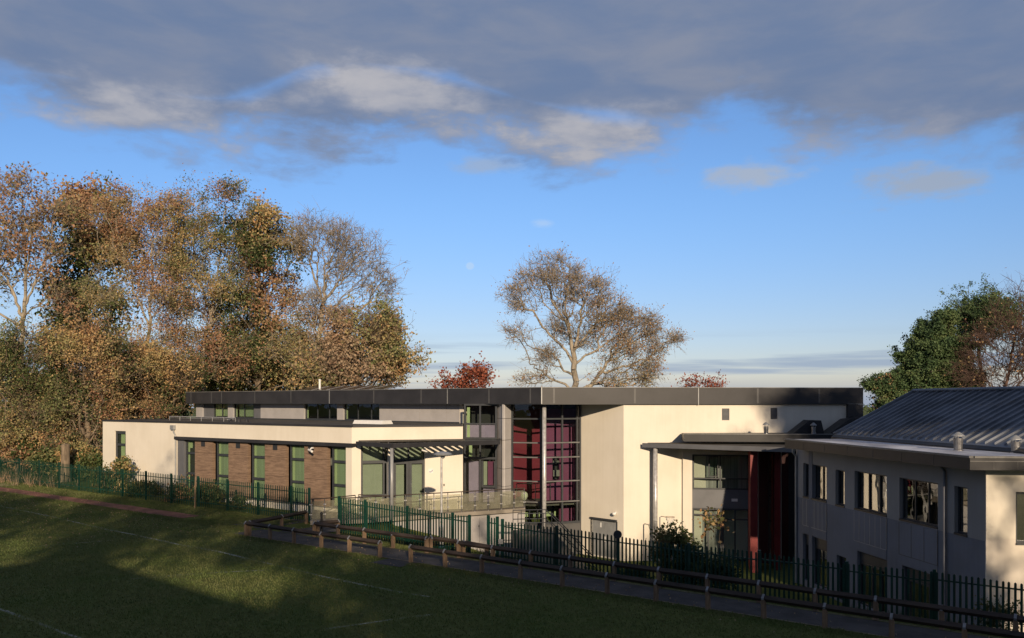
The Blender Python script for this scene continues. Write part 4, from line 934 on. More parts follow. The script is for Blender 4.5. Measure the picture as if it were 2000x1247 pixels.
# knee rails: each run is one thing of timber posts, diamond rails and galvanised straps
def knee_rail(label, pts):
    """pts: plan points; post at each, rail between"""
    P = [Vector(p) for p in pts]; g0 = zxy(*P[0]); root = empty('timber_knee_rail', (*P[0], CZ+g0), label, 'knee rail', 'timber knee rails beside the path')
    n = len(P); rr = random.Random(n*7+int(P[0].x*10))
    for i, p in enumerate(P):
        d = (P[min(i+1, n-1)]-P[max(i-1, 0)]).normalized(); q = Vector((-d.y, d.x)); g = zxy(p.x, p.y); a = .062; h = .60+rr.uniform(-.015, .015)
        mb = MB(); lean = Vector((rr.uniform(-.02, .02), rr.uniform(-.02, .02)))
        B = [p-d*a-q*a, p+d*a-q*a, p+d*a+q*a, p-d*a+q*a]
        mb.hexa([(*v, CZ+g-.2) for v in B]+[(*(v+lean), CZ+g+h) for v in B]); mb.build('post', M['timber'], root)
        # strap: folded plate over the rail
        s = MB(); c = p+lean; z = CZ+g+h+.02; w = .036
        r1 = [(c-d*w-q*.095), (c+d*w-q*.095), (c+d*w), (c-d*w)]; r2 = [(c-d*w), (c+d*w), (c+d*w+q*.095), (c-d*w+q*.095)]
        for R_, za, zb_ in ((r1, (0, 0, .095, .095), .012), (r2, (.095, .095, 0, 0), .012)):
            s.hexa([(*v, z+k) for v, k in zip(R_, za)]+[(*v, z+k+zb_) for v, k in zip(R_, za)])
        for sg in (-1, 1):
            R_ = [c-d*w+q*sg*.095, c+d*w+q*sg*.095, c+d*w+q*sg*.105, c-d*w+q*sg*.105]; s.hexa([(*v, z-.05) for v in R_]+[(*v, z+.012) for v in R_])
        s.build('strap', M['zinc'], root)
    for p0, p1 in zip(P, P[1:]):
        d = (p1-p0).normalized(); q = Vector((-d.y, d.x)); r = .098; mb = MB(); ends = []
        za, zb_ = CZ+zxy(*p0)+.61, CZ+zxy(*p1)+.61
        for (p, z) in ((p0, za), (p1, zb_)):
            ends.append([(*(p-q*r), z), (p.x, p.y, z-r), (*(p+q*r), z), (p.x, p.y, z+r)])
        b = len(mb.v); mb.v += [tuple(map(float, v)) for e in ends for v in e]
        mb.f += [(0, 1, 5, 4), (1, 2, 6, 5), (2, 3, 7, 6), (3, 0, 4, 7), (0, 3, 2, 1), (4, 5, 6, 7)]
        mb.build('rail', M['timberdark'], root)
fD, bD = 25.2, 27.1
c0 = onD(480, fD)
knee_rail('knee rail between field and path, from the far left corner post to the opening', [onD(x, fD) for x in (480.5, 526.8, 574.4, 627.6, 682.2, 742.4)])
e1 = Vector(onD(602.5, 29.7)); s1 = Vector(onD(480.5, fD))+ND*.2
knee_rail('knee rail closing the far end of the path, from left corner to green fence end', [tuple(s1), tuple(s1.lerp(e1, .52)), tuple(e1-TD*.15)])
knee_rail('long near knee rail between field and path, running right from the opening', [onD(x, fD) for x in (802.7, 869.8, 941.3, 1016, 1098.5, 1186.5, 1281.4, 1383, 1491.8, 1610.9, 1741.5, 1884.5, 2042, 2215)])
knee_rail('knee rail on the far side of the path, left stretch before the gate', [onD(x, bD) for x in (614, 659.8, 711.6, 767.6, 833.4)])
s2 = Vector(onD(614, bD))+ND*.22; e2 = Vector(onD(661, 28.6)); knee_rail('very short knee rail stub ending at the fence post by the balustrade', [tuple(s2), tuple(e2)])
s3 = Vector(onD(834.5, bD))+ND*.22; e3 = Vector(onD(893, 28.55)); knee_rail('short knee rail stub left of the dark gate leaf', [tuple(s3), tuple(e3)])
knee_rail('long knee rail on the far side of the path, running right along the dark fence', [onD(x, bD) for x in (896.4, 963, 1036.6, 1113.6, 1198.9, 1286.9, 1381.7, 1482, 1593, 1711, 1839, 1983.5, 2140, 2310)])
s4 = Vector(onD(898, bD))+ND*.22; e4 = Vector(onD(951, 28.55)); knee_rail('short knee rail stub ending at the dark gate leaf', [tuple(s4), tuple(e4)])

# lamp post
lx, ly = G2(862.3, 43.0); lg = zxy(lx, ly); lamp = empty('street_lamp', (lx, ly, CZ+lg), 'slim grey lamp post with flat disc head in front of the entrance', 'street lamp')
ht = -2.5-lg; mb = MB(); mb.lathe((lx, ly, CZ+lg), [(.16, -.05), (.16, .02), (.095, .05), (.09, .9), (.07, .95), (.05, 1.0), (.045, ht)], 16); mb.build('pole', M['steel'], lamp, smooth=False)
mb = MB(); mb.lathe((lx+.06, ly, CZ+lg+ht), [(.05, -.06), (.10, 0), (.10, .05), (.42, .10), (.45, .14), (.30, .22), (.08, .26)], 24); mb.build('lamp_head', M['greypost'], lamp, smooth=False)
mb = MB(); mb.lathe((lx+.06, ly, CZ+lg+ht), [(.30, .085), (.30, .094)], 24); mb.build('diffuser', M['ceramic'], lamp)
# wooden post by the left fence, dark stub post in the gap
p = onD(380.5, 29.6); g = zxy(*p); o = MB(); a = .032
o.hexa([(p[0]-a, p[1]-a, CZ+g-.2), (p[0]+a, p[1]-a, CZ+g-.2), (p[0]+a, p[1]+a, CZ+g-.2), (p[0]-a, p[1]+a, CZ+g-.2), (p[0]-a+.05, p[1]-a, CZ+g+1.78), (p[0]+a+.03, p[1]-a, CZ+g+1.76), (p[0]+a+.03, p[1]+a, CZ+g+1.8), (p[0]-a+.05, p[1]+a, CZ+g+1.84)])
tag(o.build('wooden_post', M['timber']), 'thin weathered wooden post leaning on the sunlit green fence', 'post')
p = onD(628, 27.7); g = zxy(*p); o = MB(); o.lathe((p[0], p[1], CZ+g), [(.07, -.1), (.07, 0), (.055, .03), (.055, .98), (.075, 1.0), (.075, 1.05), (.03, 1.09)], 12)
tag(o.build('bollard', M['black']), 'dark slim bollard with flat cap in the path gap beside the fence end', 'bollard')
# basketball hoop beyond the fence
hx, hy = G2(1288, 36.5); hp = empty('basketball_hoop', (hx+.2, hy, CZ-9), 'basketball hoop on a dark pole beside the canopy column', 'basketball hoop')
mb = MB(); mb.tube([(hx+.02, hy, CZ-9), (hx+.02, hy, CZ-6.15), (hx+.12, hy-.05, CZ-6.1)], .035, 8); mb.build('pole', M['greypost'], hp)
mb = MB(); rc = Vector((hx+.55, hy-.1, CZ-6.13)); R = .24; mb.tube([rc+Vector((R*math.cos(a_), R*math.sin(a_), 0)) for a_ in [2*math.pi*i/20 for i in range(21)]], .014, 6, cap=False); mb.tube([(hx+.1, hy-.05, CZ-6.1), rc-Vector((R, 0, 0))], .02, 6); mb.build('hoop', M['timber'], hp)
mb = MB()
for i in range(10):
    a0 = 2*math.pi*i/10
    for sg in (-1, 1): mb.tube([rc+Vector((R*math.cos(a0), R*math.sin(a0), 0)), rc+Vector((.17*math.cos(a0+.3*sg), .17*math.sin(a0+.3*sg), -.2)), rc+Vector((.12*math.cos(a0), .12*math.sin(a0), -.4))], .007, 4, cap=False)
mb.build('net', M['white'], hp)
# low bench on the terrace side and a picnic table behind the fence
bx, by = G2(800, 40.2); gb = zxy(bx, by); bn = empty('curved_bench', (bx, by, CZ+gb), 'low dark curved bench seen through the palisade fence below the balustrade', 'bench')
mb = MB(); arc = [(bx-1.6+3.4*i/12, by-.6*math.sin(math.pi*i/12)) for i in range(13)]
for (p, q) in zip(arc, arc[1:]): beam(mb, p, q, .42, gb+.40, gb+.47)
mb.build('seat', M['frame'], bn)
for i in (1, 6, 11): mb = MB(); c = arc[i]; mb.lathe((c[0], c[1], CZ+gb), [(.06, -.3), (.06, .4)], 8); mb.build('leg', M['greypost'], bn)
bx, by = G2(1888, 62); gb = zg(*tn(bx, by))

# ------------------------------------------------------------------ trees
def crown(ells, n, rng, shell=.35, clump=.75, cn=22, cs=.75):
    """random points in a union of ellipsoids (x, y, z, rx, ry, rz, weight); more of them towards the outside"""
    w = np.array([e[6] if len(e) > 6 else e[3]*e[5] for e in ells], float); w /= w.sum(); out = []
    for e, k in zip(ells, rng.multinomial(n, w)):
        if clump > 0 and k > 8:          # part of the points gather round limb ends, which leaves gaps between
            kc = int(k*clump); k -= kc; m = max(2, int(kc/cn)); d = rng.normal(size=(m, 3)); d /= np.linalg.norm(d, axis=1)[:, None]
            c = d*(rng.random(m)**.28)[:, None]*.93*np.array(e[3:6]); sg = cs*(.6+.8*rng.random(m))
            pick = rng.integers(0, m, kc); out.append(np.array(e[:3])+c[pick]+rng.normal(size=(kc, 3))*sg[pick][:, None]*np.array([1, 1, .75]))
        d = rng.normal(size=(k, 3)); d /= np.linalg.norm(d, axis=1)[:, None]
        r = rng.random(k)**(1/(3+4*shell)); r *= 1+.10*np.sin(d[:, 0]*7+e[0])*np.cos(d[:, 2]*6+e[2])
        out.append(np.array(e[:3])+d*r[:, None]*np.array(e[3:6]))
    return np.concatenate(out)
def skeleton(stems, targets, bf, rng):
    """grow a branching structure over the targets: every new point joins where way from root + gap is cheapest"""
    P = [np.array(stems[0][0], float)]; par = [-1]; pl = [0.0]
    for st_ in stems:
        prev = int(np.argmin([np.linalg.norm(np.array(st_[0])-p) for p in P]))
        for q in st_[1:]:
            q = np.array(q, float); a = P[prev]; k = max(1, int(np.linalg.norm(q-a)/.9))
            for i in range(1, k+1):
                P.append(a+(q-a)*i/k+(rng.normal(size=3)*.05 if i < k else 0)); par.append(prev); pl.append(pl[prev]+np.linalg.norm(P[-1]-P[prev])); prev = len(P)-1
    n0 = len(P); T_ = targets; n = len(T_); Pa = np.zeros((n0+n, 3)); Pa[:n0] = P; par = par+[0]*n; pl = np.array(pl+[0.0]*n)
    best = np.full(n, 1e9); bp = np.zeros(n, int); alive = np.ones(n, bool)
    skip = 2 if n0 > 4 else 0
    for j in range(skip, n0):
        c = np.linalg.norm(T_-Pa[j], axis=1)+bf*pl[j]; m = c < best; best[m] = c[m]; bp[m] = j
    for k in range(n):
        i = int(np.argmin(best)); j = n0+k; Pa[j] = T_[i]; par[j] = int(bp[i]); pl[j] = pl[bp[i]]+np.linalg.norm(T_[i]-Pa[bp[i]])
        best[i] = 1e9; alive[i] = False
        c = np.linalg.norm(T_-Pa[j], axis=1)+bf*pl[j]; m = (c < best) & alive; best[m] = c[m]; bp[m] = j
    return Pa, np.array(par), n0
def tubes(A, B, ra, rb, seg):
    d = B-A; L = np.linalg.norm(d, axis=1)[:, None]+1e-9; d = d/L
    ref = np.where(np.abs(d[:, 2:3]) < .9, np.array([[0, 0, 1.]]), np.array([[1., 0, 0]])); a = np.cross(d, ref); a /= np.linalg.norm(a, axis=1)[:, None]; c = np.cross(d, a)
    th = np.arange(seg)*2*np.pi/seg; ring = a[:, None, :]*np.cos(th)[None, :, None]+c[:, None, :]*np.sin(th)[None, :, None]
    V = np.concatenate([A[:, None, :]+ring*ra[:, None, None], B[:, None, :]+ring*rb[:, None, None]], axis=1).reshape(-1, 3)
    n = len(A); base = (np.arange(n)*2*seg)[:, None]; k = np.arange(seg)[None, :]; k2 = (k+1) % seg
    Q = np.stack([base+k, base+k2, base+seg+k2, base+seg+k], axis=2).reshape(-1, 4); return V, Q
def leaf_quads(C, size, rng, flat=.0, drop=0.0):
    n = len(C); s = size*(.55+.9*rng.random(n))[:, None]
    a = rng.normal(size=(n, 3)); a /= np.linalg.norm(a, axis=1)[:, None]; b = rng.normal(size=(n, 3)); b -= (b*a).sum(1)[:, None]*a; b /= np.linalg.norm(b, axis=1)[:, None]
    V = np.stack([C-a*s*.5, C+b*s*.34-a*s*.05, C+a*s*.5, C-b*s*.34+a*s*.05], axis=1).reshape(-1, 3)
    return V, np.arange(4*n).reshape(-1, 4)
TREES_SEED = [100]
def tree(label, base, stems, ells, n=900, bf=.35, bark='bark', leaves=(('l_brown', 1.0),), per=14, lsize=.24, spread=.55, tw=2, twl=.7, twr=.012, r0=.011, rmax=.5, power=2.3, name='deciduous_tree', cat='tree', group=None, shell=.35, bare=None, clump=.75, cn=22, cs=.75, patch=.0):
    TREES_SEED[0] += 7; rng = np.random.default_rng(TREES_SEED[0])
    T_ = crown(ells, n, rng, shell, clump, cn, cs); P, par, n0 = skeleton(stems, T_, bf, rng); N = len(P)
    # organic wander
    P[n0:] += rng.normal(size=(N-n0, 3))*.06
    load = np.zeros(N); hasc = np.zeros(N, bool); hasc[par[par >= 0]] = True
    load[~hasc] = 1.0
    depth = np.zeros(N, int); order = []
    ch = [[] for _ in range(N)]
    for i in range(N):
        if par[i] >= 0: ch[par[i]].append(i)
    stack = [0]
    while stack:
        i = stack.pop(); order.append(i); stack += ch[i]
    for i in reversed(order):
        if par[i] >= 0: load[par[i]] += load[i]
    R = r0*np.maximum(load, 1)**(1/power); 
    if rmax: R = np.minimum(R, rmax)
    root = empty(name, (base[0], base[1], base[2]), label, cat, group)
    idx = np.arange(1, N); idx = idx[par[idx] >= 0]; A = P[par[idx]]; B = P[idx]; ra = np.minimum(R[par[idx]], R[idx]*1.35); rb = R[idx]
    # bend each limb once so that it does not read as a straight stick
    Lm = np.linalg.norm(B-A, axis=1)[:, None]; mid = (A+B)/2+rng.normal(size=A.shape)*.09*Lm+np.array([0, 0, 1])*Lm*.04
    big = rb > .06
    VV, QQ = [], []; off = 0
    for msk, seg in ((big, 8), (~big, 4)):
        if msk.sum() == 0: continue
        rm = (ra+rb)/2
        for (a_, b_, x_, y_) in ((A, mid, ra, rm), (mid, B, rm, rb)):
            V, Q = tubes(a_[msk], b_[msk], x_[msk], y_[msk], seg); VV.append(V); QQ.append(Q+off); off += len(V)
    # twigs on the outer nodes
    tips = np.where((load <= 4) & (np.arange(N) >= n0))[0]
    if tw > 0 and len(tips):
        tt = np.repeat(tips, tw); d0 = P[tt]-P[par[tt]]; d0 /= np.linalg.norm(d0, axis=1)[:, None]+1e-9
        d = d0+rng.normal(size=d0.shape)*.65+np.array([0, 0, .15]); d /= np.linalg.norm(d, axis=1)[:, None]
        ln = twl*(.4+.9*rng.random(len(tt)))[:, None]; a_ = P[tt]; b_ = a_+d*ln
        V, Q = tubes(a_, b_, np.full(len(tt), twr), np.full(len(tt), twr*.5), 3); VV.append(V); QQ.append(Q+off); off += len(V)
        d2 = d+rng.normal(size=d.shape)*.7; m2 = a_+d*ln*.5; b2 = m2+d2*ln*.5
        V, Q = tubes(m2, b2, np.full(len(tt), twr*.7), np.full(len(tt), twr*.4), 3); VV.append(V); QQ.append(Q+off); off += len(V)
        ends = np.concatenate([b_, b2, a_])
    else: ends = P[tips]
    np_mesh('trunk', np.concatenate(VV), np.concatenate(QQ), M[bark], root)
    if per > 0:
        if bare is None and patch > 0: bare = lambda E, r: (np.sin(E[:, 0]*.9+E[:, 2]*.7+TREES_SEED[0])*np.cos(E[:, 1]*.8-E[:, 2]*.6+E[:, 0]*.4)+r.normal(size=len(E))*.35) > -1.0+patch
        # leaves gather in clumps round the twig ends; some clumps stay empty
        tot = sum(f for _, f in leaves); keep = np.ones(len(ends), bool)
        if bare is not None: keep = bare(ends, rng)
        E = ends[keep]; lab = (np.sin(E[:, 0]*.55+E[:, 2]*.4+TREES_SEED[0])+np.cos(E[:, 1]*.5-E[:, 2]*.33)+rng.normal(size=len(E))*.5); rk = np.argsort(np.argsort(lab))/max(1, len(E)); lo_ = 0
        VV, QQ, off = [], [], 0; mats = []; mi = []
        for kx, (mn, f) in enumerate(leaves):
            hi_ = lo_+f/tot; e = E[(rk >= lo_) & (rk < hi_)]; lo_ = hi_
            C = np.repeat(e, per, axis=0); C = C+rng.normal(size=C.shape)*spread*np.array([1, 1, .75])*(.35+.65*rng.random((len(C), 1)))
            V, Q = leaf_quads(C, lsize, rng); VV.append(V); QQ.append(Q+off); off += len(V); mats.append(M[mn]); mi += [kx]*len(Q)
        o = np_mesh('crown', np.concatenate(VV), np.concatenate(QQ), mats[0], root)
        for m_ in mats[1:]: o.data.materials.append(m_)
        o.data.polygons.foreach_set('material_index', np.array(mi, np.int32))
    return root
def PT(x, y, Y): return ((x-1000)*Y/F, Y, CZ-(y-HY)*Y/F)     # point at depth Y seen at photo column x, row y
def EL(x, y, rx, ry, Y, dy=1.0, w=None):
    k = Y/F; c = PT(x, y, Y); rd = (rx+ry)/2*k*dy; return (*c, rx*k, rd, ry*k, w if w is not None else rx*ry)
def base_at(x, Y): X = (x-1000)*Y/F; return (X, Y, CZ+zxy(X, Y))
def stemline(x, Y, rows):   # rows: (x, y) photo positions going up
    b = base_at(x, Y); return [(b[0], b[1], b[2]-.3)]+[PT(px, py, Y) for px, py in rows]
GRP = 'autumn trees behind the left end of the school'
def sparse(p): return lambda E, r: r.random(len(E)) < p
def above(z, phi, plo): return lambda E, r: r.random(len(E)) < np.where(E[:, 2] > z, phi, plo)
Y = 76; tree('tall thinly leaved tree at the far left edge with a forked pale trunk', base_at(30, Y), [stemline(30, Y, [(38, 720), (46, 620), (50, 560), (50, 480), (44, 400)]), [PT(46, 620, Y), PT(15, 545, Y), PT(-20, 500, Y)], [PT(48, 600, Y), PT(90, 500, Y), PT(105, 430, Y)]],
    [EL(40, 400, 62, 70, Y), EL(-30, 430, 50, 70, Y), EL(85, 480, 35, 70, Y), EL(20, 500, 60, 60, Y), EL(-30, 560, 60, 50, Y), EL(120, 400, 22, 40, Y), EL(90, 580, 30, 40, Y)], n=1500, bare=sparse(.32), leaves=(('l_brown', 1), ('l_olive', .4)), per=2, lsize=.26, spread=.36, tw=3, twl=.9, group=GRP, patch=.62, cn=30, cs=.7, bf=.5, bark='barkpale', r0=.013)
Y = 84; tree('dark ivy clad tree right of the tall bare one at the left edge', base_at(165, Y), [stemline(165, Y, [(170, 700), (168, 560), (178, 450)])],
    [EL(165, 440, 55, 62, Y), EL(150, 540, 50, 70, Y), EL(210, 470, 50, 90, Y), EL(135, 640, 40, 70, Y), EL(190, 620, 60, 80, Y), EL(180, 390, 30, 22, Y)], n=1200, leaves=(('l_green', 1.7), ('l_olive', .7), ('l_brown', .7)), per=6, lsize=.3, spread=.7, group=GRP, patch=.62, cn=30, cs=.7, bf=.5, r0=.014)
Y = 78; tree('rust leaved tree with a leaning trunk and a thin spiked top', base_at(268, Y), [stemline(268, Y, [(272, 720), (292, 640), (298, 540), (296, 430), (298, 365)]), [PT(292, 640, Y), PT(250, 540, Y), PT(228, 440, Y)]],
    [EL(298, 400, 20, 45, Y), EL(285, 470, 60, 60, Y), EL(240, 440, 45, 60, Y), EL(330, 450, 40, 60, Y), EL(250, 570, 75, 80, Y), EL(330, 560, 60, 80, Y), EL(290, 680, 80, 60, Y), EL(225, 385, 22, 30, Y), EL(330, 400, 25, 20, Y)], n=1700, leaves=(('l_brown', 2.1), ('l_gold', .5), ('l_olive', .6)), per=6, lsize=.155, spread=.42, group=GRP, patch=.62, cn=30, cs=.7, bf=.5, bark='barkpale')
Y = 80; tree('rust and olive tree with a pale slanting trunk and leafy twin tops', base_at(395, Y), [stemline(392, Y, [(395, 700), (412, 620), (425, 540), (432, 470), (440, 400)]), [PT(412, 620, Y), PT(380, 520, Y), PT(378, 420, Y)]],
    [EL(455, 385, 28, 30, Y), EL(383, 390, 22, 28, Y), EL(400, 470, 60, 50, Y), EL(350, 500, 50, 70, Y), EL(440, 540, 60, 80, Y), EL(380, 640, 80, 80, Y), EL(480, 430, 22, 25, Y, 1, 400), EL(430, 700, 80, 50, Y)], n=1900, leaves=(('l_brown', 1.3), ('l_green', .9), ('l_olive', 1.2), ('l_gold', .3)), per=6, lsize=.155, spread=.4, group=GRP, patch=.62, cn=30, cs=.7, bf=.5, bark='barkpale')
Y = 82; tree('mixed rust and ivy green tree left of the bare crowned one', base_at(510, Y), [stemline(505, Y, [(505, 700), (500, 600), (510, 500), (525, 440)])],
    [EL(520, 450, 50, 35, Y), EL(475, 480, 45, 60, Y), EL(550, 500, 35, 60, Y), EL(500, 580, 65, 80, Y), EL(530, 680, 60, 80, Y), EL(470, 700, 60, 60, Y)], n=1700, leaves=(('l_brown', .9), ('l_green', 1.2), ('l_olive', .8), ('l_gold', .3)), per=6, lsize=.23, spread=.42, group=GRP, patch=.62, cn=30, cs=.7, bf=.5, r0=.016, twr=.018)
Y = 79; kz = PT(0, 600, 79)[2]; tree('tree with a pale bare fan shaped crown and leaves only low down', base_at(600, Y), [stemline(600, Y, [(610, 730), (622, 660), (632, 590), (634, 530)]), [PT(632, 590, Y), PT(680, 540, Y), PT(720, 500, Y)], [PT(632, 590, Y), PT(600, 500, Y)]],
    [EL(640, 490, 65, 65, Y), EL(700, 510, 55, 60, Y), EL(600, 470, 30, 45, Y), EL(725, 560, 38, 35, Y), EL(755, 545, 15, 15, Y, 1, 300), EL(640, 600, 70, 50, Y), EL(600, 680, 60, 60, Y), EL(670, 700, 60, 45, Y)], n=2100, leaves=(('l_olive', 1), ('l_brown', .8), ('l_dry', .6)), per=4, lsize=.155, spread=.36, tw=3, twl=.85, twr=.014, bare=above(kz, .05, .75), group=GRP, patch=.62, cn=30, cs=.7, bf=.5, bark='barkpale', r0=.014)
Y = 74; tree('low golden spreading tree at the right end of the row', base_at(690, Y), [stemline(690, Y, [(692, 740), (700, 690)]), [PT(695, 720, Y), PT(740, 680, Y)]],
    [EL(695, 660, 55, 48, Y), EL(745, 655, 44, 42, Y), EL(760, 705, 38, 44, Y), EL(710, 720, 80, 40, Y), EL(640, 720, 60, 40, Y), EL(730, 615, 30, 22, Y)], n=1500, leaves=(('l_gold', .8), ('l_olive', 1.2), ('l_dry', .7)), per=5, lsize=.22, spread=.36, group=GRP, patch=.62, cn=30, cs=.7, bf=.5, r0=.016, twr=.018)
Y = 70; tree('golden bushy tree low at the left edge under the tall bare one', base_at(40, Y), [stemline(35, Y, [(38, 820), (40, 740)])],
    [EL(50, 690, 55, 55, Y), EL(-10, 720, 60, 70, Y), EL(20, 780, 70, 60, Y), EL(100, 720, 40, 60, Y), EL(60, 830, 30, 30, Y), EL(-10, 850, 50, 40, Y)], n=1500, leaves=(('l_gold', .5), ('l_olive', 1.2), ('l_green', 1.1)), per=6, lsize=.155, spread=.4, group=GRP, patch=.62, cn=30, cs=.7, bf=.5, r0=.016, twr=.018)
Y = 71; tree('orange leaved tree beside the left end wall of the school', base_at(172, Y), [stemline(172, Y, [(170, 830), (165, 740), (180, 660)])],
    [EL(165, 690, 65, 60, Y), EL(210, 720, 60, 60, Y), EL(140, 780, 50, 60, Y), EL(190, 810, 55, 50, Y), EL(160, 870, 45, 40, Y), EL(120, 690, 30, 40, Y)], n=1800, leaves=(('l_gold', 1.0), ('l_brown', .9), ('l_green', .6), ('l_olive', .5)), per=6, lsize=.155, spread=.36, group=GRP, patch=.62, cn=30, cs=.7, bf=.5, r0=.016, twr=.018)
Y = 75; tree('orange and rust tree rising behind the left corner of the roof band', base_at(315, Y), [stemline(318, Y, [(316, 780), (322, 700)])],
    [EL(300, 730, 60, 50, Y), EL(350, 740, 45, 45, Y), EL(260, 770, 45, 45, Y), EL(330, 790, 50, 30, Y)], n=1300, leaves=(('l_brown', 1.2), ('l_green', .7), ('l_gold', .6)), per=6, lsize=.155, spread=.36, group=GRP, patch=.62, cn=30, cs=.7, bf=.5, r0=.016, twr=.018)
Y = 86; tree('green and gold tree behind the middle of the row above the roof band', base_at(450, Y), [stemline(450, Y, [(452, 780), (455, 700)])],
    [EL(430, 720, 60, 50, Y), EL(500, 730, 50, 50, Y), EL(570, 740, 50, 40, Y), EL(380, 750, 40, 40, Y)], n=1300, leaves=(('l_gold', .8), ('l_green', .6), ('l_olive', .9)), per=6, lsize=.23, spread=.4, group=GRP, patch=.62, cn=30, cs=.7, bf=.5, r0=.016, twr=.018)
Y = 96; tree('dark backing tree added for the shadowed gaps deep behind the left row', base_at(90, Y), [stemline(90, Y, [(92, 780), (95, 720)])],  # dark backing added where the gaps under the row lie in shadow
    [EL(90, 790, 75, 60, Y), EL(0, 800, 60, 50, Y), EL(190, 800, 70, 60, Y)], n=700, leaves=(('l_green', 1), ('l_olive', .3)), per=8, lsize=.42, spread=.8, group=GRP, patch=.62, cn=30, cs=.7, bf=.5, r0=.016, twr=.018)
Y = 98; tree('dark backing tree added for the shadowed gaps behind the middle of the left row', base_at(330, Y), [stemline(330, Y, [(332, 750), (335, 700)])],  # second dark backing added for the shadowed gaps
    [EL(330, 760, 75, 45, Y), EL(240, 760, 60, 45, Y), EL(420, 750, 60, 50, Y), EL(530, 740, 60, 50, Y), EL(620, 760, 60, 35, Y)], n=750, leaves=(('l_green', 1), ('l_olive', .6)), per=8, lsize=.42, spread=.8, group=GRP, patch=.62, cn=30, cs=.7, bf=.5, r0=.016, twr=.018)
# lone tree behind the hall
Y = 84; q = lambda x, y: PT(x, y, 84)
tree('lone wide crowned nearly bare tree behind the middle of the roof band', base_at(1122, Y), [stemline(1122, Y, [(1123, 735), (1120, 690), (1110, 640), (1085, 600), (1068, 540), (1066, 500)]),
    [q(1121, 715), q(1100, 680), q(1060, 640), q(1010, 655)], [q(1120, 690), q(1130, 640), q(1150, 560), q(1160, 540)], [q(1122, 720), q(1170, 680), q(1220, 650), q(1290, 640)], [q(1121, 700), q(1165, 630), q(1200, 590)], [q(1122, 735), q(1080, 715), q(1040, 700)], [q(1110, 640), q(1060, 590), q(1020, 590)]],
    [EL(1065, 520, 35, 28, Y, .9), EL(1030, 570, 35, 45, Y, .9), EL(1100, 560, 50, 42, Y, .9), EL(1145, 572, 42, 36, Y, .9), EL(1188, 606, 42, 34, Y, .9), EL(1240, 642, 44, 30, Y, .9), EL(1288, 660, 32, 22, Y, .9), EL(1140, 640, 70, 40, Y, .9), EL(1015, 655, 28, 16, Y, .9), EL(1230, 690, 65, 30, Y, .9), EL(1060, 700, 35, 25, Y, .9), EL(1250, 730, 40, 25, Y, .9), EL(1050, 740, 40, 12, Y, .9), EL(1190, 735, 40, 18, Y, .9)],
    n=3000, bf=.5, clump=.6, cs=.5, cn=26, leaves=(('l_dry', 1.2), ('l_brown', .9), ('l_gold', .3)), per=2, lsize=.17, spread=.32, tw=3, twl=.9, twr=.014, bark='barkpale', r0=.0155, bare=lambda E, r: r.random(len(E)) < np.where(E[:, 0] > 7.5, .36, .16))
Y = 92; tree('small red leaved tree top over the roof band, left of the lone tree', base_at(905, Y), [stemline(905, Y, [(905, 790), (905, 760)])], [EL(880, 752, 34, 14, Y), EL(925, 742, 38, 20, Y), EL(905, 770, 50, 20, Y)], n=200, cs=.4, leaves=(('l_red', 1),), per=4, lsize=.26, spread=.45, tw=2, bark='barkred')
tree('sparse red leaved twigs just over the roof band, right of the lone tree', base_at(1370, Y), [stemline(1370, Y, [(1370, 800), (1370, 765)])], [EL(1352, 755, 18, 12, Y), EL(1390, 752, 22, 13, Y), EL(1370, 775, 30, 14, Y)], n=90, cs=.35, leaves=(('l_red', 1),), per=4, lsize=.21, spread=.35, tw=2, bark='barkred')
# right-hand group
Y = 66; tree('dense conical evergreen behind the left end of the metal roof', base_at(1815, Y), [stemline(1815, Y, [(1818, 800), (1822, 700), (1828, 640)])],
    [EL(1828, 650, 30, 42, Y), EL(1815, 700, 48, 48, Y), EL(1805, 755, 60, 45, Y), EL(1855, 705, 34, 50, Y), EL(1850, 760, 50, 50, Y), EL(1765, 770, 35, 35, Y), EL(1830, 800, 90, 40, Y)], n=2300, bf=.7, cs=.4, cn=30, leaves=(('l_fir', 1),), per=60, lsize=.14, spread=.24, tw=1, twl=.4, name='conifer_tree', bark='barkred', shell=.8)
tree('dark low branched evergreen at the right end of the roof band', base_at(1735, Y), [stemline(1735, Y, [(1735, 810), (1728, 770)])],
    [EL(1722, 752, 26, 14, Y), EL(1745, 765, 25, 22, Y), EL(1700, 757, 14, 7, Y, 1, 120), EL(1730, 795, 35, 16, Y)], n=330, bf=.6, cs=.3, leaves=(('l_fir', 1), ('l_brown', .35)), per=34, lsize=.13, spread=.22, tw=1, twl=.4, name='conifer_tree', bark='barkred')
Y = 70; tree('flat topped pine with a reddish trunk right of the dense evergreen', base_at(1918, Y), [stemline(1918, Y, [(1916, 740), (1912, 680), (1912, 620)]), [PT(1912, 680, Y), PT(1880, 640, Y)], [PT(1912, 660, Y), PT(1940, 620, Y)]],
    [EL(1925, 610, 42, 22, Y), EL(1888, 622, 26, 16, Y), EL(1950, 622, 25, 16, Y), EL(1905, 650, 30, 14, Y)], n=700, bf=.5, leaves=(('l_fir', 1),), per=26, lsize=.12, spread=.24, tw=1, name='pine_tree', bark='barkred')
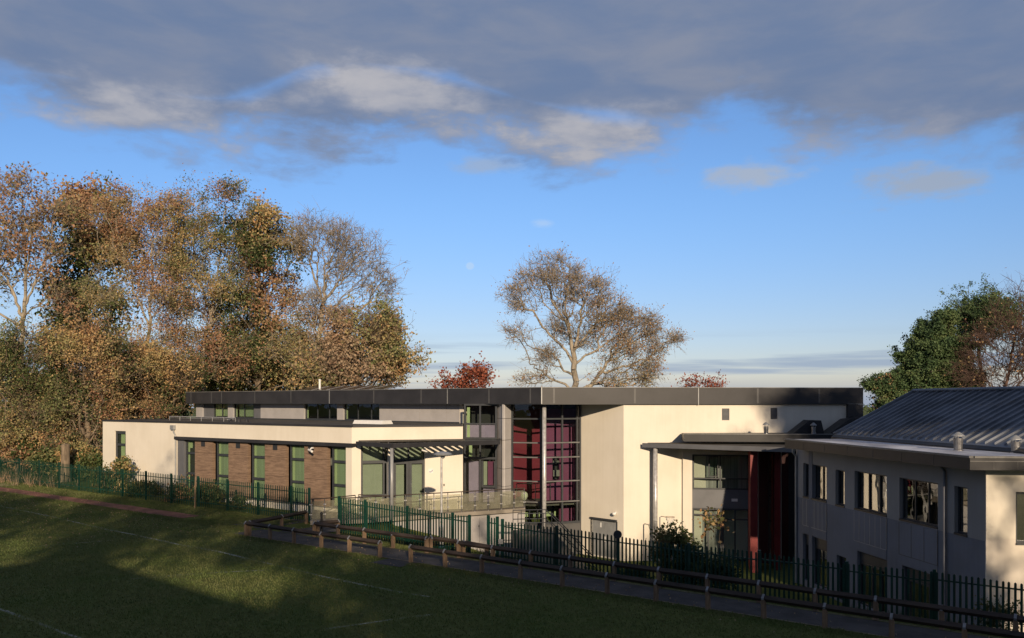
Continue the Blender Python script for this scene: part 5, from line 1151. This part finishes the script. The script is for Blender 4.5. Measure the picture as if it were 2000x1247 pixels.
Y = 63; tree('bare purple brown tree at the right edge behind the metal roof', base_at(1965, Y), [stemline(1960, Y, [(1962, 760), (1975, 690), (1990, 620), (1995, 570)]), [PT(1962, 740, Y), PT(1925, 690, Y)], [PT(1962, 740, Y), PT(2010, 700, Y)]],
    [EL(1995, 600, 45, 48, Y), EL(1960, 680, 60, 50, Y), EL(1930, 720, 50, 40, Y), EL(2020, 680, 60, 70, Y), EL(1985, 740, 60, 40, Y)], n=900, bf=.5, cs=.5, patch=0, leaves=(('l_brown', 1),), per=2, lsize=.16, spread=.4, tw=4, twl=1.0, twr=.012, bark='barkred', bare=sparse(.05))
# trees behind the photographer: they throw the dappled shade
GB = 'trees behind the camera whose shadows dapple the field'
def back_tree(label, x, y, top, r, n, per, low=-3, ls=.35):
    low = CZ+low; zt = CZ+top; zc = (zt+low)/2
    tree(label, (x, y, CZ-6.3), [[(x, y, CZ-6.6), (x, y, zc), (x+.3, y, zt-2)]], [(x, y, zc, r, r, (zt-low)/2, 3), (x-r*.5, y+1, zc-1, r*.7, r*.6, (zt-low)/3, 1), (x+r*.5, y-1, zc+.5, r*.7, r*.6, (zt-low)/3, 1)], n=n, leaves=(('l_olive', 1),), per=per, lsize=ls, spread=.7, tw=1, group=GB, r0=.016)
BT = [(-4, -25, 15.2, 6, 360, 6, 11), (5, -26, 13.0, 6, 800, 11), (13, -25, 12.6, 6, 1100, 26), (19.8, -25, 12.6, 5.2, 1000, 26), (26.0, -25, 14.0, 4.2, 170, 3, 8), (33.5, -25, 23, 5.5, 900, 15, 14.5), (41, -25, 25, 7, 1200, 24), (-12, -26, 17.2, 6.5, 330, 5, 13), (-21, -29, 19, 6, 220, 4, 14.5)]
BL = ['olive tree behind the camera, just left of the middle', 'olive tree behind the camera, just right of the middle', 'olive tree behind the camera, second right of the middle', 'olive tree behind the camera, third right of the middle', 'tall olive tree behind the camera, fourth right of the middle', 'taller olive tree behind the camera, fifth right of the middle', 'tallest olive tree behind the camera at the far right', 'thin olive tree behind the camera, left of the middle', 'thin olive tree behind the camera at the far left']
for lb, b in zip(BL, BT): back_tree(lb, *b)

# ------------------------------------------------------------------ shrubs and low plants
def shrub(label, x, D, y_top, wpx, n=120, leaves=(('l_bush', 1),), per=10, ls=.09, sp=.16, name='shrub', group=None, hgt=None, stemr=.008, low=0.0):
    p = onD(x, D); g = CZ+zxy(*p); s = F/p[1]; zt = CZ-(y_top-HY)/s; h = max(.3, zt-g) if hgt is None else hgt; r = wpx/2/s
    tree(label, (p[0], p[1], g), [[(p[0], p[1], g-.1), (p[0]+.03, p[1], g+h*.35)]], [(p[0], p[1], g+low+(h-low)*.55, r, r*.8, (h-low)*.48)], n=n, leaves=leaves, per=per, lsize=ls, spread=sp, tw=1, twl=.25, twr=.006, r0=.006, rmax=.05, name=name, cat='shrub' if name == 'shrub' else 'tree', group=group, cs=.13, cn=14)
GS = 'shrubs along the inside of the green fence'
shrub('tall rusty shrub rising in front of the narrow left window', 240, 31.2, 899, 30, 77, (('l_bush', 1), ('l_gold', .8)), 9, .16, .22, group=GS)
shrub('green shrub left of the narrow left window behind the fence', 212, 31.3, 919, 46, 118, per=9, ls=.15, sp=.25, group=GS)
shrub('low green shrub right of the narrow left window behind the fence', 285, 31.3, 949, 60, 105, per=8, ls=.13, sp=.22, group=GS)
shrub('low rusty shrub at the foot of the grey recess flank', 352, 31.2, 954, 42, 118, (('l_bush', 1), ('l_brown', 1)), 9, .13, .2, group=GS)
shrub('dark green shrub right of the wooden post behind the fence', 405, 31.3, 950, 42, 100, per=10, ls=.13, sp=.22, group=GS)
shrub('small pale plant low behind the fence under the third clad pier', 470, 31.2, 979, 40, 56, per=6, ls=.1, sp=.18, group=GS)
for i, (x, yt, w, lv, lb) in enumerate([(-20, 872, 90, 'l_bush', 'broad brown green bush behind the fence at the far left edge'), (45, 862, 70, 'l_brown', 'rusty bush behind the far left fence'), (100, 880, 70, 'l_olive', 'olive bush behind the fence left of the tree stump'), (150, 870, 60, 'l_gold', 'golden bush behind the fence between stump and school wall'), (182, 895, 40, 'l_bush', 'dark bush touching the left end wall of the school')]):
    shrub(lb, x, 33.5+i*.3, yt, w, 330, ((lv, 1), ('l_green', .5)), 10, .18, .3, group=GS)
shrub('dark leafy shrub behind the shaded fence with two upright sprays', 1318, 30.3, 1034, 66, 230, (('l_green', 1), ('l_bush', .6)), 10, .11, .16)
shrub('low dark shrub behind the shaded fence under the red fins', 1400, 30.2, 1089, 90, 210, (('l_green', 1), ('l_bush', .6)), 9, .1, .18)
shrub('narrow dark shrub spray left of the low dark shrub', 1345, 30.0, 1074, 40, 112, (('l_green', 1), ('l_bush', .6)), 9, .1, .15)
shrub('sapling with a tuft of yellow leaves in front of the link glazing', 1396, 30.6, 1006, 26, 18, (('l_gold', 1), ('l_bush', 1)), 4, .14, .26, name='sapling', low=3.0)
shrub('rounded dark bush low beside the tall post with the mirror', 1240, 30.2, 1112, 40, 91, (('l_green', 1),), 9, .09, .14)
shrub('scrubby dark plant at the foot of the lit gable wall', 1955, 29.9, 1190, 60, 84, (('l_bush', 1),), 7, .08, .14)
# stump left of the school
p = G2(128, 26.0); g = zxy(*p); mb = MB(); mb.lathe((p[0], p[1], CZ+g), [(.5, -.3), (.4, .3), (.31, 1.2), (.29, 2.2), (.31, 2.75), (.15, 2.85)], 14)
tag(mb.build('tree_stump', M['bark'], smooth=False), 'tall cut tree stump among bushes left of the school end wall', 'tree stump')
# leaning dead reeds at the far left edge
def tufts(name, pts, h, spread, per, rng, m, kind='stuff', width=.012):
    n = len(pts)*per; C = np.repeat(np.array(pts), per, axis=0); C[:, :2] += rng.normal(size=(n, 2))*spread
    H = h*(.4+.9*rng.random(n)); d = rng.normal(size=(n, 2))*.35; th = rng.random(n)*np.pi; w = np.stack([np.cos(th), np.sin(th)], 1)*width*(.6+.8*rng.random(n))[:, None]
    a = C.copy(); a[:, :2] -= w; b = C.copy(); b[:, :2] += w; c = C.copy(); c[:, 2] += H; c[:, :2] += d*H[:, None]
    V = np.stack([a, b, c], 1).reshape(-1, 3); o = np_mesh(name, V, np.arange(3*n).reshape(-1, 3), m); return tag(o, kind=kind)
rng = np.random.default_rng(3)
def scatter(n, t0, t1, n0, n1, reject=None):
    P = []
    for _ in range(n):
        t, q_ = rng.uniform(t0, t1), rng.uniform(n0, n1)
        if reject and reject(t, q_): continue
        x, y = XY(t, q_); P.append((x, y, CZ+zg(t, q_)))
    return P
ta = t_of(479, 26)
pa = scatter(2600, -70, ta-.3, 28.0, 29.9)+scatter(1500, -70, t_of(372, 27), 25.9, 26.65)+scatter(1500, t_of(380, 27), ta-.6, 26, 29.8)+scatter(2600, t_of(665, 28), 12, 27.1, 28.7, lambda t, n: t_of(895, 28) < t < t_of(950, 28))+scatter(1500, ta, 10, 24.7, 25.2, lambda t, n: t_of(742, 25) < t < t_of(802, 25))
o = tufts('grass_verge', pa, .085, .07, 9, rng, M['grass']); tag(o, 'rough short grass along the fence and path edges', 'grass')
CA = np.array([p for c in CHALK for p in c[:-1]]); CB = np.array([p for c in CHALK for p in c[1:]])
def near_chalk(x, y):
    d = CB-CA; q = np.array([x, y])-CA; u = np.clip((q*d).sum(1)/(d*d).sum(1), 0, 1)[:, None]; return np.min(np.linalg.norm(q-d*u, axis=1)) < .085
pb = []
for _ in range(300000):
    Yy = 21+42*rng.random()**.9; xx = rng.uniform(-.62, .62)*Yy; t, n = tn(xx, Yy)
    if n > 27 or (n > 25.1 and t > ta-.5) or n > 26.6: continue
    if t_of(742, 24.8) < t < t_of(802, 24.8) and n > 24.1: continue
    if near_chalk(xx, Yy): continue
    pb.append((xx, Yy, CZ+zg(t, n)))
o = tufts('lawn_grass', pb, .065, .06, 1, rng, M['grass'], width=.02); tag(o, 'mown grass blades of the playing field', 'grass')
pc = scatter(50, -72, -60, 29.0, 31.5); o = tufts('dry_grass', pc, .9, .1, 8, rng, M['l_dry'], width=.012); tag(o, 'tall dry grass stems at the far left end of the fence', 'grass')
Cl = np.array(scatter(1300, -70, 14, 23.5, 29.8)+scatter(900, -70, -36, 18, 26)); Cl[:, 2] += .05; V, Q = leaf_quads(Cl, .06, rng)
tag(np_mesh('fallen_leaves', V, Q, M['l_dry']), 'scattered fallen leaves on the grass and path', 'leaves', kind='stuff')
pd = scatter(900, -30, 8, 29.2, 31.8); o = tufts('bank_weeds', pd, .3, .12, 8, rng, M['l_bush'], width=.02); tag(o, 'weeds on the bank behind the shaded fence', 'weeds')
